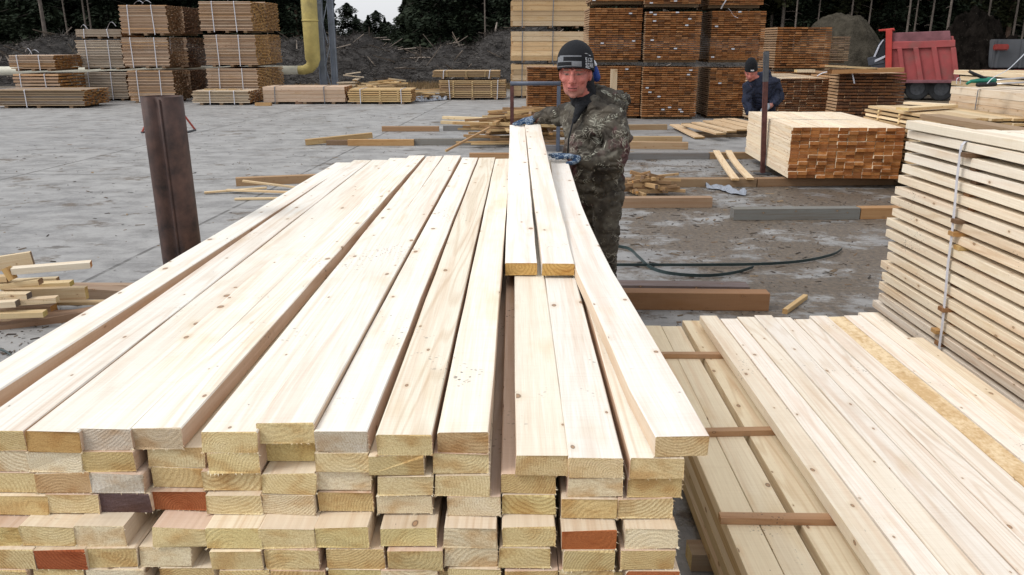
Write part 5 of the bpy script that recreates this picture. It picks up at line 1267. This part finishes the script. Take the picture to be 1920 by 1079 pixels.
    for a in ((1122, 252, 1.9, 15, .22, 1.1), (1136, 226, .45, 10, .17, .9), (1142, 178, -.5, 8, .12, .5), (1160, 192, -1.2, 9, .13, .7), (1172, 188, -1., 6, .09, .8),
              (1106, 292, .6, 7, .10, .9), (1166, 322, 1.8, 10, .15, .8), (1171, 262, 1.5, 6, .10, .6), (1050, 256, 1.3, 5, .08, .6),
              (1082, 330, 1., 7, .10, 1.), (1104, 338, .2, 5, .08, 1.), (1088, 218, 1.0, 5, .07, .6), (1098, 242, .9, 4, .06, 1), (1040, 212, 2., 4, .05, 1.3), (1128, 310, 2.6, 4, .06, 1)):
        reed(*a)
    jm = bmesh.new(); jm.from_mesh(jacket.data); vs = [v.co.copy() for v in bm.verts]; bm.verts.index_update()
    for f in bm.faces:
        g = jm.faces.new([jm.verts.new(vs[v.index]) for v in f.verts]); g.material_index = 1
    jm.to_mesh(jacket.data); jm.free(); bm.free()
    bm = bmesh.new(); tube(bm, [J(1076, 222, 5.0)-o, J(1066, 262, 4.99)-o, J(1064, 300, 4.98)-o], .005, 6)
    obj('zip', bm, BLK, jacket, True)
    # trousers and boots
    bm = bmesh.new()
    hull(bm, ell(J(1123, 345, 5.2), (.155, .14, .05)), ell(J(1124, 372, 5.2), (.15, .135, .06)))
    chain(bm, [(J(1141, 372, 5.14), .108), (J(1138, 425, 5.11), .092), (J(1137, 464, 5.09), .080), (J(1135, 510, 5.12), .074), (J(1134, 548, 5.14), .078)])
    chain(bm, [(J(1106, 372, 5.28), .108), (J(1110, 430, 5.26), .090), (J(1111, 470, 5.26), .078), (J(1112, 515, 5.3), .072), (J(1113, 545, 5.32), .076)])
    b = fuse(bm, .011, 3, (.010, 8, 9), 9)
    for v in b.verts: v.co -= o
    obj('trousers', b, CAMO, root, True)
    for a in (J(1133, 556, 5.14), J(1112, 552, 5.32)):
        bm = bmesh.new(); g = Vector((a.x, a.y, 0))
        hull(bm, ell(g+Vector((.01, .0, .12)), (.06, .06, .05)), ell(g+Vector((.02, .01, .04)), (.055, .05, .04))); hull(bm, ell(g+Vector((.02, .01, .04)), (.055, .05, .038)), ell(g+Vector((-.16, -.07, .035)), (.05, .048, .033)))
        b = fuse(bm, .01, 3)
        for v in b.verts: v.co -= o; v.co.z = max(v.co.z, .002)
        obj('boot', b, BLK, root, True)
    k, t, th = near_hand(); hand('glove', wn, k, t, th, .0125, GLOVE, root, o)
    k, t, th = far_hand(); hand('glove', wf, k, t, th, .0135, GLOVE, root, o)
    # blue and white lining showing behind the ear
    bm = bmesh.new(); hull(bm, ell(J(1116, 130, 5.3), (.018, .02, .025)), ell(J(1119, 146, 5.28), (.026, .02, .03))); b = fuse(bm, .006, 3)
    for v in b.verts: v.co -= o
    obj('hood_lining', b, plain('bright_blue', (.01, .035, .19), .6), root, True)
    bm = bmesh.new(); hull(bm, ell(J(1113, 117, 5.29), (.012, .012, .016)), ell(J(1116, 122, 5.29), (.014, .014, .01))); b = fuse(bm, .005, 2)
    for v in b.verts: v.co -= o
    obj('hood_tag', b, plain('white_cloth', (.55, .57, .62), .7), root, True)
worker()
def bender():
    Y = 13.; J = lambda x, y, d=0.: D(x, y, Y+d)
    o = Vector((J(1432, 230).x, Y, 0)); root = empty('person', o, 'man in a navy jacket and black pointed beanie bending behind the orange-ended bundle', 'person')
    Hc = J(1408, 135, -.12); bm = bmesh.new()
    M, P, hcol = make_head(Hc, Vector((-.35, -.80, -.42)), 1.1, root, bm, o)
    chain(bm, [(P(0, -.02, -.07), .06), (J(1421, 152), .08)])
    sl, sr = J(1405, 163, -.05), J(1450, 158, .05)
    hull(bm, ell(sl, .08), ell(sr, .08), ell(J(1432, 205, .15), (.16, .12, .08)))
    hl, hr = J(1420, 232, .2), J(1445, 232, .25)
    chain(bm, [(sl, .06), (J(1402, 190, -.1), .05), (J(1406, 212, -.2), .04), (J(1408, 219, -.25), .04)])
    chain(bm, [(sr, .06), (J(1464, 182, .05), .05), (J(1444, 199, -.2), .04), (J(1437, 203, -.25), .035)])
    for h in (hl, hr):
        chain(bm, [(h, .10), (Vector((h.x-.05, h.y-.1, .48)), .07), (Vector((h.x, h.y+.05, .09)), .05)]); chain(bm, [(Vector((h.x, h.y+.05, .06)), .045), (Vector((h.x-.14, h.y-.1, .04)), .035)])
    b = fuse(bm, .012, 2)
    for v in b.verts: v.co -= o
    paint(b, hcol); obj('body', b, SKIN, root, True)
    hb = hat_mesh(P, M, 1.1, o, .028, 0, .086, .105, .185, lambda a, f: (.007, .008, .011))
    hat = obj('beanie', hb, KN, root, True)
    bm = bmesh.new(); c_ = P(.035, .108, .075)-o; box(bm, c_, (.05, .006, .018), M); obj('hat_tag', bm, STRAPW, hat)
    bm = bmesh.new()
    hull(bm, ell(sl, .11), ell(sr, .12), ell(J(1428, 150, .08), (.16, .12, .06)), ell(J(1430, 200, .12), (.20, .16, .08)))
    hull(bm, ell(J(1430, 200, .12), (.20, .16, .08)), ell(J(1430, 222, .2), (.22, .18, .06)))
    chain(bm, [(sl, .10), (J(1400, 192, -.1), .082), (J(1405, 211, -.2), .07)])
    chain(bm, [(sr, .11), (J(1461, 182, .05), .092), (J(1450, 195, -.15), .075)])
    hull(bm, ell(J(1420, 146, .02), .085), ell(J(1440, 140, .1), .07), ell(J(1412, 158, -.1), .06))
    b = fuse(bm, .014, 3, (.015, 6, 7), 4)
    for v in b.verts: v.co -= o
    obj('jacket', b, NAVY, root, True)
    bm = bmesh.new()
    for h in (hl, hr): chain(bm, [(h, .14), (Vector((h.x-.05, h.y-.1, .48)), .10), (Vector((h.x, h.y+.05, .12)), .085)])
    b = fuse(bm, .014, 3, (.012, 7, 8), 1)
    for v in b.verts: v.co -= o
    obj('trousers', b, NAVY, root, True)
    GG = plain('grey_glove', (.20, .22, .25), .8)
    def hd(w_, dx):
        k = [w_+Vector((dx*.05, -.03+.022*i, -.04)) for i in range(4)]
        t = [[q+Vector((dx*.035, -.01, -.03)), q+Vector((dx*.05, -.01, -.065))] for q in k]
        return k, t, [w_+Vector((0, -.05, -.02)), w_+Vector((dx*.02, -.07, -.05)), w_+Vector((dx*.04, -.075, -.07))]
    for w_, dx in ((J(1406, 212, -.22), 1), (J(1440, 198, -.22), -1)):
        k, t, th = hd(w_, dx); hand('glove', w_, k, t, th, .019, GG, root, o)
bender()
